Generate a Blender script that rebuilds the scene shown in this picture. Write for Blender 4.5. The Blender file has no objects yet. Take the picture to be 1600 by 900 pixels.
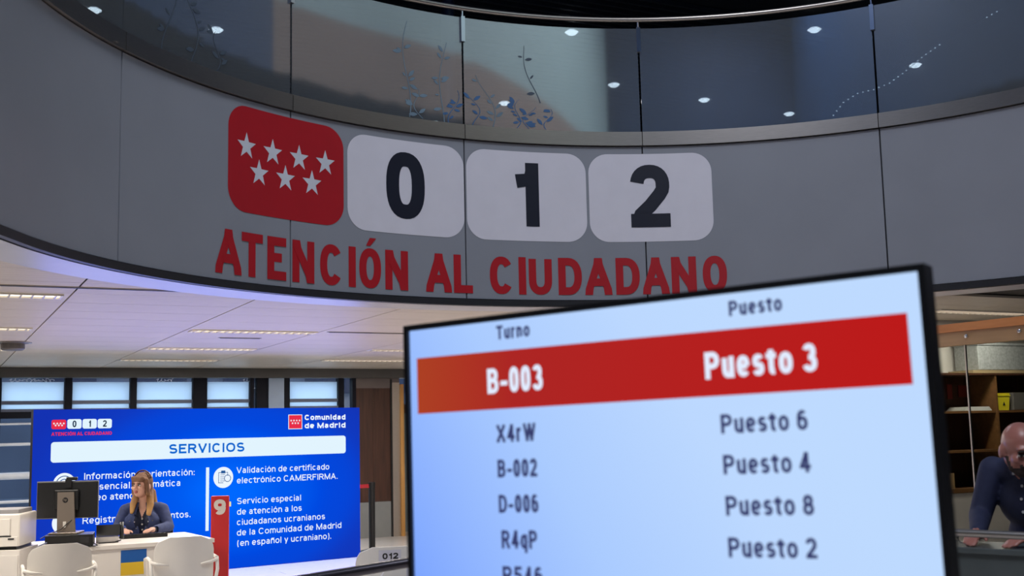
import bpy, bmesh, math, random
import numpy as np
from mathutils import Vector, Matrix
from mathutils.bvhtree import BVHTree
random.seed(7)
S = bpy.context.scene
COL = S.collection
PI = math.pi
sin, cos, rad = math.sin, math.cos, math.radians

# ------------------------------------------------------------------ camera
F, PIT, ROLL, HC = 1808.4, .12428, .02304, 1.6
fw = Vector((0, cos(PIT), sin(PIT))); u0 = Vector((0, -sin(PIT), cos(PIT))); r0 = Vector((1, 0, 0))
RT = r0*cos(ROLL) - u0*sin(ROLL); UP = r0*sin(ROLL) + u0*cos(ROLL)
cd = bpy.data.cameras.new('camera'); cam = bpy.data.objects.new('camera', cd); COL.objects.link(cam)
m3 = Matrix((RT, UP, -fw)).transposed()
cam.matrix_world = Matrix.Translation((0, 0, HC)) @ m3.to_4x4()
cd.sensor_width = 36; cd.lens = F*36/1600; cd.clip_start = .05; cd.clip_end = 200
cd.dof.use_dof = True; cd.dof.focus_distance = 10.2; cd.dof.aperture_fstop = 4.0
S.camera = cam
S.view_settings.view_transform = 'Standard'; S.view_settings.look = 'None'
S.view_settings.gamma = 1; S.view_settings.use_curve_mapping = False
S.view_settings.exposure = 0

# ------------------------------------------------------------------ world and large lights
W = bpy.data.worlds.new('overcast_sky'); S.world = W; W.use_nodes = True
bg = W.node_tree.nodes['Background']; bg.inputs[0].default_value = (.80, .91, 1, 1); bg.inputs[1].default_value = 3.3

def area(name, loc, rot, sx, sy, power, color, parent=None):
    l = bpy.data.lights.new(name, 'AREA'); l.shape = 'RECTANGLE'; l.size = sx; l.size_y = sy
    l.energy = power; l.color = color
    o = bpy.data.objects.new(name, l); COL.objects.link(o); o.location = loc; o.rotation_euler = rot
    o.parent = parent
    return o
# added lamps for assumed roof daylight: one aimed at fascia, one for shaft walls
area('fascia_fill', (-.3, -1.8, 12.7), (rad(26), 0, rad(-6)), 5, 4, 770, (.84, .89, 1))
area('shaft_fill', (1.3, 3.2, 13.4), (0, 0, 0), 6, 5, 150, (.92, .94, 1))

# building axes: the building stands 27 degrees off the camera axis
BA = rad(27); U = Vector((cos(BA), sin(BA), 0)); V = Vector((-sin(BA), cos(BA), 0))
def uv(u, v, z=0): return U*u + V*v + Vector((0, 0, z))
CX, CY, R = 1.2976, 5.9375, 3.867          # axis and radius of the curved gallery

# ------------------------------------------------------------------ materials
MATS = {}
def lin(c):
    return tuple(((x/255)/12.92 if x/255 <= .04045 else ((x/255+.055)/1.055)**2.4) for x in c)
def mat(name, rgb=(200, 200, 200), rough=.5, metal=0, var=.06, scale=6, bump=0, bscale=60, stretch=(1, 1, 1), coat=0, spec=.5):
    if name in MATS: return MATS[name]
    m = bpy.data.materials.new(name); m.use_nodes = True; nt = m.node_tree; b = nt.nodes['Principled BSDF']
    c = lin(rgb); m.diffuse_color = (*c, 1)
    tc = nt.nodes.new('ShaderNodeTexCoord'); mp = nt.nodes.new('ShaderNodeMapping'); mp.inputs['Scale'].default_value = stretch
    nt.links.new(tc.outputs['Object'], mp.inputs[0])
    n = nt.nodes.new('ShaderNodeTexNoise'); n.inputs['Scale'].default_value = scale; n.inputs['Detail'].default_value = 4
    nt.links.new(mp.outputs[0], n.inputs[0])
    r = nt.nodes.new('ShaderNodeValToRGB')
    r.color_ramp.elements[0].position = .3; r.color_ramp.elements[1].position = .7
    r.color_ramp.elements[0].color = (*[x*(1-var) for x in c], 1); r.color_ramp.elements[1].color = (*[min(1, x*(1+var)) for x in c], 1)
    nt.links.new(n.outputs['Fac'], r.inputs[0]); nt.links.new(r.outputs[0], b.inputs['Base Color'])
    b.inputs['Roughness'].default_value = rough; b.inputs['Metallic'].default_value = metal
    b.inputs['Specular IOR Level'].default_value = spec
    if coat: b.inputs['Coat Weight'].default_value = coat
    if bump:
        n2 = nt.nodes.new('ShaderNodeTexNoise'); n2.inputs['Scale'].default_value = bscale
        nt.links.new(mp.outputs[0], n2.inputs[0])
        bp = nt.nodes.new('ShaderNodeBump'); bp.inputs['Strength'].default_value = bump; bp.inputs['Distance'].default_value = .01
        nt.links.new(n2.outputs['Fac'], bp.inputs['Height']); nt.links.new(bp.outputs[0], b.inputs['Normal'])
    MATS[name] = m
    return m
def emit(name, rgb, strength=1):
    if name in MATS: return MATS[name]
    m = bpy.data.materials.new(name); m.use_nodes = True; nt = m.node_tree; nt.nodes.clear()
    o = nt.nodes.new('ShaderNodeOutputMaterial'); e = nt.nodes.new('ShaderNodeEmission')
    e.inputs[0].default_value = (*lin(rgb), 1); e.inputs[1].default_value = strength
    nt.links.new(e.outputs[0], o.inputs[0]); m.diffuse_color = (*lin(rgb), 1); MATS[name] = m
    return m
def glassy(name, tint=(.8, .9, .95), refl=.1, rough=.02, haze=0, hazecol=(.6, .65, .7)):
    """thin pane: see-through, partly mirroring, optionally with a light printed film"""
    m = bpy.data.materials.new(name); m.use_nodes = True; nt = m.node_tree; nt.nodes.clear()
    o = nt.nodes.new('ShaderNodeOutputMaterial'); t = nt.nodes.new('ShaderNodeBsdfTransparent'); t.inputs[0].default_value = (*tint, 1)
    g = nt.nodes.new('ShaderNodeBsdfGlossy'); g.inputs['Roughness'].default_value = rough
    mx = nt.nodes.new('ShaderNodeMixShader'); mx.inputs[0].default_value = refl
    nt.links.new(t.outputs[0], mx.inputs[1]); nt.links.new(g.outputs[0], mx.inputs[2]); last = mx
    if haze:
        d = nt.nodes.new('ShaderNodeBsdfDiffuse'); d.inputs[0].default_value = (*hazecol, 1)
        m2 = nt.nodes.new('ShaderNodeMixShader'); m2.inputs[0].default_value = haze
        nt.links.new(mx.outputs[0], m2.inputs[1]); nt.links.new(d.outputs[0], m2.inputs[2]); last = m2
    nt.links.new(last.outputs[0], o.inputs[0]); MATS[name] = m
    return m
def wood(name, a, b, stretch=(1, 1, 12), rough=.45):
    m = mat(name, a, rough, var=.1, scale=3, stretch=stretch)
    r = [n for n in m.node_tree.nodes if n.type == 'VALTORGB'][0]
    r.color_ramp.elements[0].color = (*lin(a), 1); r.color_ramp.elements[1].color = (*lin(b), 1)
    return m

M_FASCIA = mat('grey_fascia_laminate', (144, 147, 156), .38, var=.03, scale=2, bump=.02, bscale=300)
M_STEEL = mat('brushed_steel', (186, 178, 170), .33, 1, var=.08, scale=14, stretch=(1, 1, 30))
M_CHROME = mat('chrome', (215, 218, 225), .12, 1, var=.03)
M_DARK = mat('dark_trim_paint', (38, 38, 42), .45, var=.08)
M_BLACK = mat('black_plastic', (22, 22, 24), .4, var=.1)
M_CEIL = None
M_WHITE = mat('white_laminate', (232, 226, 220), .4, var=.02)
M_WPLAST = mat('white_plastic', (236, 230, 222), .35, var=.02)
M_RED = mat('red_vinyl', (178, 14, 30), .5, var=.03)
M_TILE = mat('white_vinyl', (225, 222, 232), .5, var=.02)
M_NAVY = mat('navy_vinyl', (16, 20, 40), .5, var=.05)

# ------------------------------------------------------------------ mesh helpers
class MB:
    def __init__(s): s.v = []; s.f = []
    def add(s, vs, fs):
        o = len(s.v); s.v += [Vector(v) for v in vs]; s.f += [tuple(i+o for i in f) for f in fs]; return s
    def box(s, c, d, rz=0, M=None):
        x, y, z = d[0]/2, d[1]/2, d[2]/2
        vs = [Vector((a*x, b*y, e*z)) for e in (-1, 1) for b in (-1, 1) for a in (-1, 1)]
        if rz: vs = [Matrix.Rotation(rz, 3, 'Z') @ v for v in vs]
        if M: vs = [M @ v for v in vs]
        return s.add([v+Vector(c) for v in vs], [(0, 2, 3, 1), (4, 5, 7, 6), (0, 1, 5, 4), (2, 6, 7, 3), (0, 4, 6, 2), (1, 3, 7, 5)])
    def bbox(s, x0, x1, y0, y1, z0, z1): return s.box(((x0+x1)/2, (y0+y1)/2, (z0+z1)/2), (x1-x0, y1-y0, z1-z0))
    def tube(s, pts, r, n=8, cap=True):
        pts = [Vector(p) for p in pts]; k = len(pts); rs = r if isinstance(r, (list, tuple)) else [r]*k
        base = len(s.v); up = None
        for i, p in enumerate(pts):
            t = (pts[min(i+1, k-1)]-pts[max(i-1, 0)]).normalized()
            if up is None:
                up = Vector((0, 0, 1)) if abs(t.z) < .9 else Vector((1, 0, 0))
            a = t.cross(up).normalized(); b = a.cross(t).normalized(); up = b
            for j in range(n):
                g = 2*PI*j/n; s.v.append(p+(a*cos(g)+b*sin(g))*rs[i])
        for i in range(k-1):
            for j in range(n):
                a = base+i*n+j; b = base+i*n+(j+1) % n
                s.f.append((a, b, b+n, a+n))
        if cap:
            s.f.append(tuple(base+j for j in range(n))[::-1]); s.f.append(tuple(base+(k-1)*n+j for j in range(n)))
        return s
    def lathe(s, prof, c=(0, 0, 0), n=20):
        base = len(s.v); c = Vector(c)
        for (r, z) in prof:
            for j in range(n): s.v.append(c+Vector((r*cos(2*PI*j/n), r*sin(2*PI*j/n), z)))
        for i in range(len(prof)-1):
            for j in range(n):
                a = base+i*n+j; b = base+i*n+(j+1) % n; s.f.append((a, b, b+n, a+n))
        s.f.append(tuple(base+j for j in range(n))[::-1]); s.f.append(tuple(base+(len(prof)-1)*n+j for j in range(n)))
        return s
    def prism(s, poly, d0, d1, fn):
        """poly in 2D, extruded between d0 and d1; fn(x, y, d) -> point"""
        k = len(poly); base = len(s.v)
        for d in (d0, d1):
            for (x, y) in poly: s.v.append(Vector(fn(x, y, d)))
        s.f.append(tuple(base+i for i in range(k))); s.f.append(tuple(base+k+i for i in range(k))[::-1])
        for i in range(k):
            j = (i+1) % k; s.f.append((base+j, base+i, base+k+i, base+k+j))
        return s
    def build(s, name, m, parent=None, smooth=False, bevel=0, loc=None):
        me = bpy.data.meshes.new(name); me.from_pydata([tuple(v) for v in s.v], [], s.f); me.validate()
        bm = bmesh.new(); bm.from_mesh(me); bmesh.ops.recalc_face_normals(bm, faces=bm.faces); bm.to_mesh(me); bm.free()
        if m: me.materials.append(m)
        o = bpy.data.objects.new(name, me); COL.objects.link(o); o.parent = parent
        if loc: o.location = loc
        if smooth:
            me.polygons.foreach_set('use_smooth', [True]*len(me.polygons))
            if smooth == 'auto':
                me.set_sharp_from_angle(angle=rad(40))
        if bevel:
            b = o.modifiers.new('bevel', 'BEVEL'); b.width = bevel; b.segments = 2; b.limit_method = 'ANGLE'; b.angle_limit = rad(40)
        return o
def rrect(x0, x1, y0, y1, r, n=5):
    p = []
    for cx, cy, a in ((x1-r, y1-r, 0), (x0+r, y1-r, 90), (x0+r, y0+r, 180), (x1-r, y0+r, 270)):
        for i in range(n+1):
            g = rad(a+90*i/n); p.append((cx+r*cos(g), cy+r*sin(g)))
    return p
def tag(o, label=None, cat=None, group=None, kind=None):
    if label: o['label'] = label
    if cat: o['category'] = cat
    if group: o['group'] = group
    if kind: o['kind'] = kind
    return o
def empty(name, loc=(0, 0, 0), rz=0, label=None, cat=None, group=None, kind=None):
    o = bpy.data.objects.new(name, None); COL.objects.link(o); o.location = loc; o.rotation_euler = (0, 0, rz); o.empty_display_size = .1
    return tag(o, label, cat, group, kind)
def structure(o, label=None): o['kind'] = 'structure'; return tag(o, label)
def copy_tree(o, parent=None):
    c = o.copy(); COL.objects.link(c); c.parent = parent
    for ch in list(o.children): copy_tree(ch, c)
    return c

# ------------------------------------------------------------------ lettering: centre lines stroked to a given weight
def arc(cx, cy, rx, ry, a0, a1, n=14, p=2.3):
    out = []
    for i in range(n+1):
        g = rad(a0+(a1-a0)*i/n); c, s_ = cos(g), sin(g)
        out.append((cx+rx*math.copysign(abs(c)**(2/p), c), cy+ry*math.copysign(abs(s_)**(2/p), s_)))
    return out
X = .73
G = {
 'A': (.70, [('d', (0, 0), (.5, 1)), ('d', (1, 0), (.5, 1)), ('b', (.22, .3), (.78, .3))]),
 'B': (.62, [('s', (0, 0), (0, 1)), ('c', [(0, 1), (.5, 1)]+arc(.5, .765, .42, .235, 90, -90)+[(0, .53)]), ('c', [(0, .53), (.5, .53)]+arc(.5, .265, .5, .265, 90, -90)+[(0, 0)])]),
 'C': (.66, [('c', arc(.5, .5, .5, .5, 38, 322, 24))]),
 'D': (.66, [('s', (0, 0), (0, 1)), ('c', [(0, 1), (.4, 1)]+arc(.4, .5, .6, .5, 90, -90)+[(.4, 0), (0, 0)])]),
 'E': (.56, [('s', (0, 0), (0, 1)), ('s', (0, 1), (1, 1)), ('s', (0, 0), (1, 0)), ('b', (0, .53), (.95, .53))]),
 'F': (.54, [('s', (0, 0), (0, 1)), ('s', (0, 1), (1, 1)), ('b', (0, .53), (.9, .53))]),
 'I': (0, [('s', (.5, 0), (.5, 1))]),
 'L': (.52, [('s', (0, 0), (0, 1)), ('s', (0, 0), (1, 0))]),
 'M': (.80, [('s', (0, 0), (0, 1)), ('s', (1, 0), (1, 1)), ('d', (0, 1), (.5, 0)), ('d', (1, 1), (.5, 0))]),
 'N': (.66, [('s', (0, 0), (0, 1)), ('s', (1, 0), (1, 1)), ('d', (0, 1), (1, 0))]),
 'O': (.72, [('o', arc(.5, .5, .5, .5, 0, 360, 36))]),
 'P': (.60, [('s', (0, 0), (0, 1)), ('c', [(0, 1), (.5, 1)]+arc(.5, .73, .5, .27, 90, -90)+[(0, .46)])]),
 'R': (.64, [('s', (0, 0), (0, 1)), ('c', [(0, 1), (.5, 1)]+arc(.5, .75, .45, .25, 90, -90)+[(0, .5)]), ('d', (.55, .5), (1, 0))]),
 'S': (.60, [('c', arc(.5, .755, .47, .245, 25, 250, 14)+[(.6, .49)]+arc(.5, .255, .5, .255, 68, -160, 14))]),
 'T': (.58, [('s', (.5, 0), (.5, 1)), ('s', (0, 1), (1, 1))]),
 'U': (.64, [('c', [(0, 1.08), (0, .6)]+arc(.5, .36, .5, .36, 180, 360)+[(1, .6), (1, 1.08)])]),
 'V': (.66, [('d', (0, 1), (.5, 0)), ('d', (1, 1), (.5, 0))]),
 'W': (.94, [('d', (0, 1), (.27, 0)), ('d', (.5, 1), (.27, 0)), ('d', (.5, 1), (.73, 0)), ('d', (1, 1), (.73, 0))]),
 'X': (.66, [('d', (0, 1), (1, 0)), ('d', (1, 1), (0, 0))]),
 'a': (.47, [('c', arc(.45, X-.2, .43, .2, 155, 0, 10)+[(.88, -.06)]), ('c', [(.88, .44), (.5, .42)]+arc(.38, .21, .36, .21, 90, 270, 10)+[(.55, .02), (.88, .2)])]),
 'b': (.50, [('s', (0, 0), (0, 1)), ('o', arc(.5, X/2, .5, X/2, 0, 360, 24))]),
 'c': (.48, [('c', arc(.5, X/2, .5, X/2, 42, 318, 18))]),
 'd': (.50, [('s', (1, 0), (1, 1)), ('o', arc(.5, X/2, .5, X/2, 0, 360, 24))]),
 'e': (.50, [('c', [(0, X/2-.01), (1, X/2-.01)]), ('c', arc(.5, X/2, .5, X/2, 0, 318, 20))]),
 'f': (.30, [('c', [(.40, -.08), (.40, .75)]+arc(.9, .75, .5, .25, 180, 90, 6)+[(1.35, 1)]), ('s', (-.25, X), (1.05, X))]),
 'g': (.50, [('o', arc(.5, X/2, .5, X/2, 0, 360, 24)), ('c', [(1, X+.06), (1, -.05)]+arc(.5, -.05, .5, .22, 0, -150, 10))]),
 'h': (.46, [('s', (0, 0), (0, 1)), ('c', arc(.5, X-.28, .5, .28, 180, 0, 12)+[(1, -.06)])]),
 'i': (0, [('s', (.5, 0), (.5, X-.06)), ('s', (.5, 1), (.5, 1))]),
 'l': (0, [('s', (.5, 0), (.5, 1))]),
 'm': (.76, [('s', (0, 0), (0, X)), ('c', arc(.25, X-.24, .25, .24, 180, 0, 12)+[(.5, -.06)]), ('c', arc(.75, X-.24, .25, .24, 180, 0, 12)+[(1, -.06)])]),
 'n': (.46, [('s', (0, 0), (0, X)), ('c', arc(.5, X-.28, .5, .28, 180, 0, 12)+[(1, -.06)])]),
 'o': (.52, [('o', arc(.5, X/2, .5, X/2, 0, 360, 24))]),
 'p': (.50, [('s', (0, -.28), (0, X)), ('o', arc(.5, X/2, .5, X/2, 0, 360, 24))]),
 'q': (.50, [('s', (1, -.28), (1, X)), ('o', arc(.5, X/2, .5, X/2, 0, 360, 24))]),
 'r': (.32, [('s', (0, 0), (0, X)), ('c', arc(1.0, X-.36, 1.0, .36, 180, 90, 8)+[(1.4, X)])]),
 's': (.44, [('c', arc(.5, X-.19, .46, .19, 25, 250, 10)+[(.6, X/2)]+arc(.5, .19, .5, .19, 68, -160, 10))]),
 't': (.30, [('c', [(.42, 1.0), (.42, .2)]+arc(.92, .2, .5, .2, 180, 270, 6)+[(1.35, 0)]), ('s', (-.25, X), (1.1, X))]),
 'u': (.46, [('c', [(0, X+.06), (0, .28)]+arc(.5, .28, .5, .28, 180, 360, 12)), ('s', (1, 0), (1, X))]),
 'v': (.46, [('d', (0, X), (.5, 0)), ('d', (1, X), (.5, 0))]),
 'y': (.46, [('d', (0, X), (.5, .02)), ('d', (1, X), (.33, -.26))]),
 '0': (.50, [('o', arc(.5, .5, .5, .5, 0, 360, 36, 2.5))]),
 '1': (.28, [('s', (1, 0), (1, 1)), ('c', [(1, .97), (.72, .80), (-.15, .76)])]),
 '2': (.52, [('c', arc(.5, .72, .5, .28, 172, -18, 16)+[(.86, .52), (.5, .30), (.12, .12), (.0, -.04)]), ('s', (0, 0), (1, 0))]),
 '3': (.52, [('c', arc(.48, .755, .44, .245, 160, -80, 12)+[(.35, .52)]), ('c', [(.35, .52)]+arc(.48, .26, .52, .26, 80, -165, 14))]),
 '4': (.54, [('s', (.74, 0), (.74, 1)), ('d', (.66, 1), (0, .26)), ('s', (0, .24), (1, .24))]),
 '5': (.52, [('s', (.12, 1), (.92, 1)), ('c', [(.12, 1), (.04, .5)]), ('c', [(.04, .5)]+arc(.46, .31, .54, .31, 125, -160, 16))]),
 '6': (.52, [('o', arc(.5, .31, .5, .31, 0, 360, 26)), ('c', arc(.5, .5, .5, .5, 180, 50, 12))]),
 '8': (.52, [('o', arc(.5, .76, .43, .24, 0, 360, 24)), ('o', arc(.5, .26, .5, .26, 0, 360, 24))]),
 '9': (.52, [('o', arc(.5, .69, .5, .31, 0, 360, 26)), ('c', arc(.5, .5, .5, .5, 0, -130, 12))]),
 '.': (0, [('s', (.5, 0), (.5, .01))]), ',': (0, [('s', (.5, 0), (.5, .01)), ('c', [(.5, 0), (.3, -.14)])]),
 ':': (0, [('s', (.5, 0), (.5, .01)), ('s', (.5, .62), (.5, .63))]),
 '-': (.34, [('s', (0, .36), (1, .36))]),
 '(': (.2, [('c', arc(1, .4, 1, .68, 110, 250, 10, 2))]), ')': (.2, [('c', arc(0, .4, 1, .68, 70, -70, 10, 2))]),
}
ACC = {'á': 'a', 'é': 'e', 'í': 'i', 'ó': 'o', 'ú': 'u', 'Ó': 'O', 'ñ': 'n'}
def glyph_polys(ch, W_, H, wt):
    """polygons (list of quad strips) of one glyph in a box W_ wide and H tall"""
    base = ACC.get(ch, ch); paths = list(G[base][1])
    if ch == 'í': paths = paths[:1]
    hw = wt/2; wx = max(W_-wt, 0)
    T = lambda p: (hw+p[0]*wx if wx else hw, hw+p[1]*(H-wt))
    quads = []
    def strip(pts, closed=False):
        # resample
        q = [pts[0]]
        for p in pts[1:]:
            d = math.dist(q[-1], p); k = max(1, int(d/(H*.16)))
            a = q[-1]
            for i in range(1, k+1): q.append((a[0]+(p[0]-a[0])*i/k, a[1]+(p[1]-a[1])*i/k))
        q = [p for i, p in enumerate(q) if i == 0 or math.dist(p, q[i-1]) > 1e-6]
        n = len(q); L, Rr = [], []
        for i, p in enumerate(q):
            if closed: a, b = q[(i-1) % (n-1)], q[(i+1) % (n-1)]
            else: a, b = q[max(i-1, 0)], q[min(i+1, n-1)]
            dx, dy = b[0]-a[0], b[1]-a[1]; l = math.hypot(dx, dy) or 1
            L.append((p[0]-dy/l*hw, p[1]+dx/l*hw)); Rr.append((p[0]+dy/l*hw, p[1]-dx/l*hw))
        quads.append([(L[i], Rr[i]) for i in range(n)])
    for pth in paths:
        k = pth[0]
        if k in 'co':
            pts = [T(p) for p in pth[1]]; strip(pts, k == 'o')
        elif k in 'sb':
            a, b = Vector(T(pth[1])), Vector(T(pth[2])); d = (b-a)
            d = d.normalized() if d.length > 1e-6 else Vector((0, 1))
            if k == 's': a = a-d*hw; b = b+d*hw
            strip([tuple(a), tuple(b)])
        else:
            a, b = Vector(T(pth[1])), Vector(T(pth[2]))
            if a.y > b.y: a, b = b, a
            d = (b-a); tx = d.length/max(d.y, 1e-6)*hw; sl = d.x/max(d.y, 1e-6)
            y0, y1 = a.y-hw, b.y+hw
            x_ = lambda y: min(max(a.x+(y-a.y)*sl, a.x if a.x < b.x else b.x), max(a.x, b.x))
            rows = []
            for i in range(7):
                y = y0+(y1-y0)*i/6; x = x_(y); rows.append(((max(x-tx, 0), y), (min(x+tx, W_), y)))
            quads.append(rows)
    if ch in ACC:
        top = H*1.06 if ch.isupper() else H*.80
        if ch == 'ñ': strip([(W_*.1, top), (W_*.35, top+H*.07), (W_*.65, top+H*.02), (W_*.9, top+H*.09)])
        else:
            cx = W_/2; a_ = max(.12*H, wt*.75); quads.append([((cx-a_*.75, top), (cx+a_*.05, top)), ((cx-a_*.05, top+.20*H), (cx+a_*1.15, top+.20*H))])
    return quads
def line_layout(s, H, wt, width=None, gap=.10):
    """list of (char, x, w); the advance is squeezed so that the whole line is width wide"""
    nat = []; tot = 0
    for i, ch in enumerate(s):
        if ch == ' ': tot += H*.30; continue
        w = G[ACC.get(ch, ch)][0]; w = w*H*.93+wt*.5 if w else wt
        nat.append([ch, tot, w]); tot += w+H*gap*1.25
    end = nat[-1][1]+nat[-1][2]
    k = (width/end) if width else 1
    return [(c, x*k, max(w*k, wt)) for c, x, w in nat]
def text(name, s, H, wt, fn, m, parent, width=None, gap=.10):
    """fn(x, y, layer) -> point in the parent's space"""
    b = MB(); lay = 0
    for ch, x, w in line_layout(s, H, wt, width, gap):
        for rows in glyph_polys(ch, w, H, wt):
            lay += 1; vs = []; fs = []
            for (a, c) in rows: vs += [fn(x+a[0], a[1], lay % 4), fn(x+c[0], c[1], lay % 4)]
            for i in range(len(rows)-1): fs.append((2*i, 2*i+1, 2*i+3, 2*i+2))
            b.add(vs, fs)
    me = bpy.data.meshes.new(name); me.from_pydata([tuple(v) for v in b.v], [], b.f); me.materials.append(m)
    o = bpy.data.objects.new(name, me); COL.objects.link(o); o.parent = parent
    o['kind'] = 'stuff' if len(s) > 1 else ''
    if not o['kind']: del o['kind']
    return o
def flat_poly(name, polys, fn, m, parent):
    b = MB()
    for p in polys: b.add([fn(x, y, 0) for x, y in p], [tuple(range(len(p)))])
    me = bpy.data.meshes.new(name); me.from_pydata([tuple(v) for v in b.v], [], b.f); me.materials.append(m)
    o = bpy.data.objects.new(name, me); COL.objects.link(o); o.parent = parent
    return o
def star(cx, cy, w, h):
    out = []
    for i in range(10):
        r = 1 if i % 2 == 0 else .40; g = rad(90+36*i)
        out.append((cx+r*cos(g)*w/1.902, cy+r*sin(g)*h/1.809-.0*h))
    return out

# ================================================================== SETTING
# plan of the atrium opening: a half round end with straight sides running past the camera
def in_hole(x, y, r):
    if y < CY: return abs(x-CX) < r
    return math.hypot(x-CX, y-CY) < r
def plan(t, r):
    """t is the angle round the end; beyond +-90 degrees the edge runs straight back"""
    if t < -PI/2: return Vector((CX-r, CY+(t+PI/2)*R, 0))
    if t > PI/2: return Vector((CX+r, CY-(t-PI/2)*R, 0))
    return Vector((CX+r*sin(t), CY+r*cos(t), 0))
def arc_wall(t0, t1, r_in, r_out, z0, z1, step=.025):
    n = max(1, int(abs(t1-t0)/step)); b = MB(); vs = []; fs = []
    for i in range(n+1):
        t = t0+(t1-t0)*i/n
        a, c = plan(t, r_in), plan(t, r_out)
        vs += [a+Vector((0, 0, z0)), a+Vector((0, 0, z1)), c+Vector((0, 0, z1)), c+Vector((0, 0, z0))]
    for i in range(n):
        o = 4*i
        for k in range(4): fs.append((o+k, o+(k+1) % 4, o+4+(k+1) % 4, o+4+k))
    fs.append((0, 1, 2, 3)); fs.append((4*n+3, 4*n+2, 4*n+1, 4*n))
    return b.add(vs, fs)

# floor of pale planks
M_FLOOR = mat('pale_stone_floor', (196, 190, 188), .22, var=.05, scale=3, stretch=(.5, 6, 1))
fl = MB().box((0, 0, -.05), (40, 44, .1)).build('floor', M_FLOOR); fl.location = uv(2, 4); fl.rotation_euler = (0, 0, BA)
structure(fl, 'pale polished floor of the hall')
pl = MB().box((0, 0, .001), (1.27, .247, .002))
m_plank = pl.build('floor_plank', M_FLOOR, fl); k = 0
for i in range(9):
    for j in range(12):
        o = m_plank if k == 0 else m_plank.copy()
        if k: COL.objects.link(o)
        k += 1; o.parent = fl; o.location = (-4.5+1.28*i+(.64 if j % 2 else 0), 9.6+.25*j, 0)

# ceiling under the gallery: metal panels in the building's grid
def ceil_mat():
    m = mat('linear_metal_ceiling', (202, 190, 173), .45, var=.03, scale=1.5)
    nt = m.node_tree; b = nt.nodes['Principled BSDF']; tc = [n for n in nt.nodes if n.type == 'TEX_COORD'][0]
    w = nt.nodes.new('ShaderNodeTexWave'); w.bands_direction = 'Y'; w.inputs['Scale'].default_value = 3.2; w.inputs['Distortion'].default_value = .0
    nt.links.new(tc.outputs['Object'], w.inputs[0]); bp = nt.nodes.new('ShaderNodeBump'); bp.inputs['Strength'].default_value = .25; bp.inputs['Distance'].default_value = .01
    nt.links.new(w.outputs['Fac'], bp.inputs['Height']); nt.links.new(bp.outputs[0], b.inputs['Normal'])
    return m
M_CEIL = ceil_mat()
ZC = 2.662
ce = MB()
NU, NV = 60, 60
vs = []; idx = {}
us = [-11+25*i/100 for i in range(101)]; vv = [-9+26.75*i/107 for i in range(108)]
for i, a in enumerate(us):
    for j, c in enumerate(vv): p = uv(a, c, ZC+.03); vs.append(p)
fs = []
for i in range(100):
    for j in range(107):
        p = uv((us[i]+us[i+1])/2, (vv[j]+vv[j+1])/2)
        if not in_hole(p.x, p.y, R+.22): a = i*108+j; fs.append((a, a+108, a+109, a+1))
ceil = ce.add(vs, fs).build('ceiling', mat('ceiling_void_grey', (70, 66, 60), .8)); structure(ceil, 'beige metal ceiling under the gallery')
PW, PV = 1.325, .60
for ci in range(-4, 9):
    for ri in range(0, 19):
        ua, va = .93+PW*ci, 6.95+PV*ri
        va2 = min(va+PV, 17.70)
        if va2-va < .1: continue
        c = uv(ua+PW/2, (va+va2)/2)
        nx, ny = 14, 6; keep = []
        for a in range(nx):
            for b_ in range(ny):
                p = uv(ua+PW*(a+.5)/nx, va+(va2-va)*(b_+.5)/ny)
                if not in_hole(p.x, p.y, R+.20): keep.append((a, b_))
        if not keep: continue
        if abs(math.atan2(c.x, c.y)) > rad(33): continue
        b = MB(); g = .006
        if len(keep) == nx*ny: b.bbox(ua+g, ua+PW-g, va+g/2, va2-g/2, ZC, ZC+.02)
        else:
            for a, b_ in keep:
                x0, x1 = ua+PW*a/nx, ua+PW*(a+1)/nx; y0, y1 = va+(va2-va)*b_/ny, va+(va2-va)*(b_+1)/ny
                b.add([(max(x0, ua+g), y0, ZC), (min(x1, ua+PW-g), y0, ZC), (min(x1, ua+PW-g), y1, ZC), (max(x0, ua+g), y1, ZC)], [(3, 2, 1, 0)])
        o = b.build('ceiling_panel', M_CEIL, ceil); o.rotation_euler = (0, 0, BA)
bnd = arc_wall(-PI/2-2, PI/2+1.6, R+.03, R+.40, 2.643, 2.66, .03).build('ceiling_rim', mat('smooth_soffit_paint', (206, 202, 205), .3, var=.02), None)
structure(bnd, 'smooth curved soffit rim under the gallery edge')

# recessed luminaires along the ceiling
def troffer(u_, v_, label, power=46, L=1.24):
    t = empty('ceiling_luminaire', uv(u_, v_, ZC), BA, label, 'ceiling light', 'recessed ceiling luminaires')
    fr = MB()
    for y in (-.1, .1): fr.box((0, y, -.002), (L+.02, .014, .02))
    for x in (-L/2, L/2): fr.box((x, 0, -.002), (.014, .2, .02))
    fr.build('frame', M_WPLAST, t)
    MB().box((0, 0, .004), (L, .19, .008)).build('diffuser', emit('lamp_diffuser', (255, 244, 226), 2.2), t)
    b = MB().box((0, 0, -.004), (.01, .19, .018)); k_ = None
    for i in range(16):
        x = -L/2+L*(i+.5)/16
        if k_ is None: k_ = b.build('louver', M_STEEL, t); o = k_
        else: o = k_.copy(); COL.objects.link(o)
        o.parent = t; o.location = (x, 0, 0)
    area('luminaire_lamp', (0, 0, -.02), (0, 0, 0), L, .18, power, (1, .93, .82), t)
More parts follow.
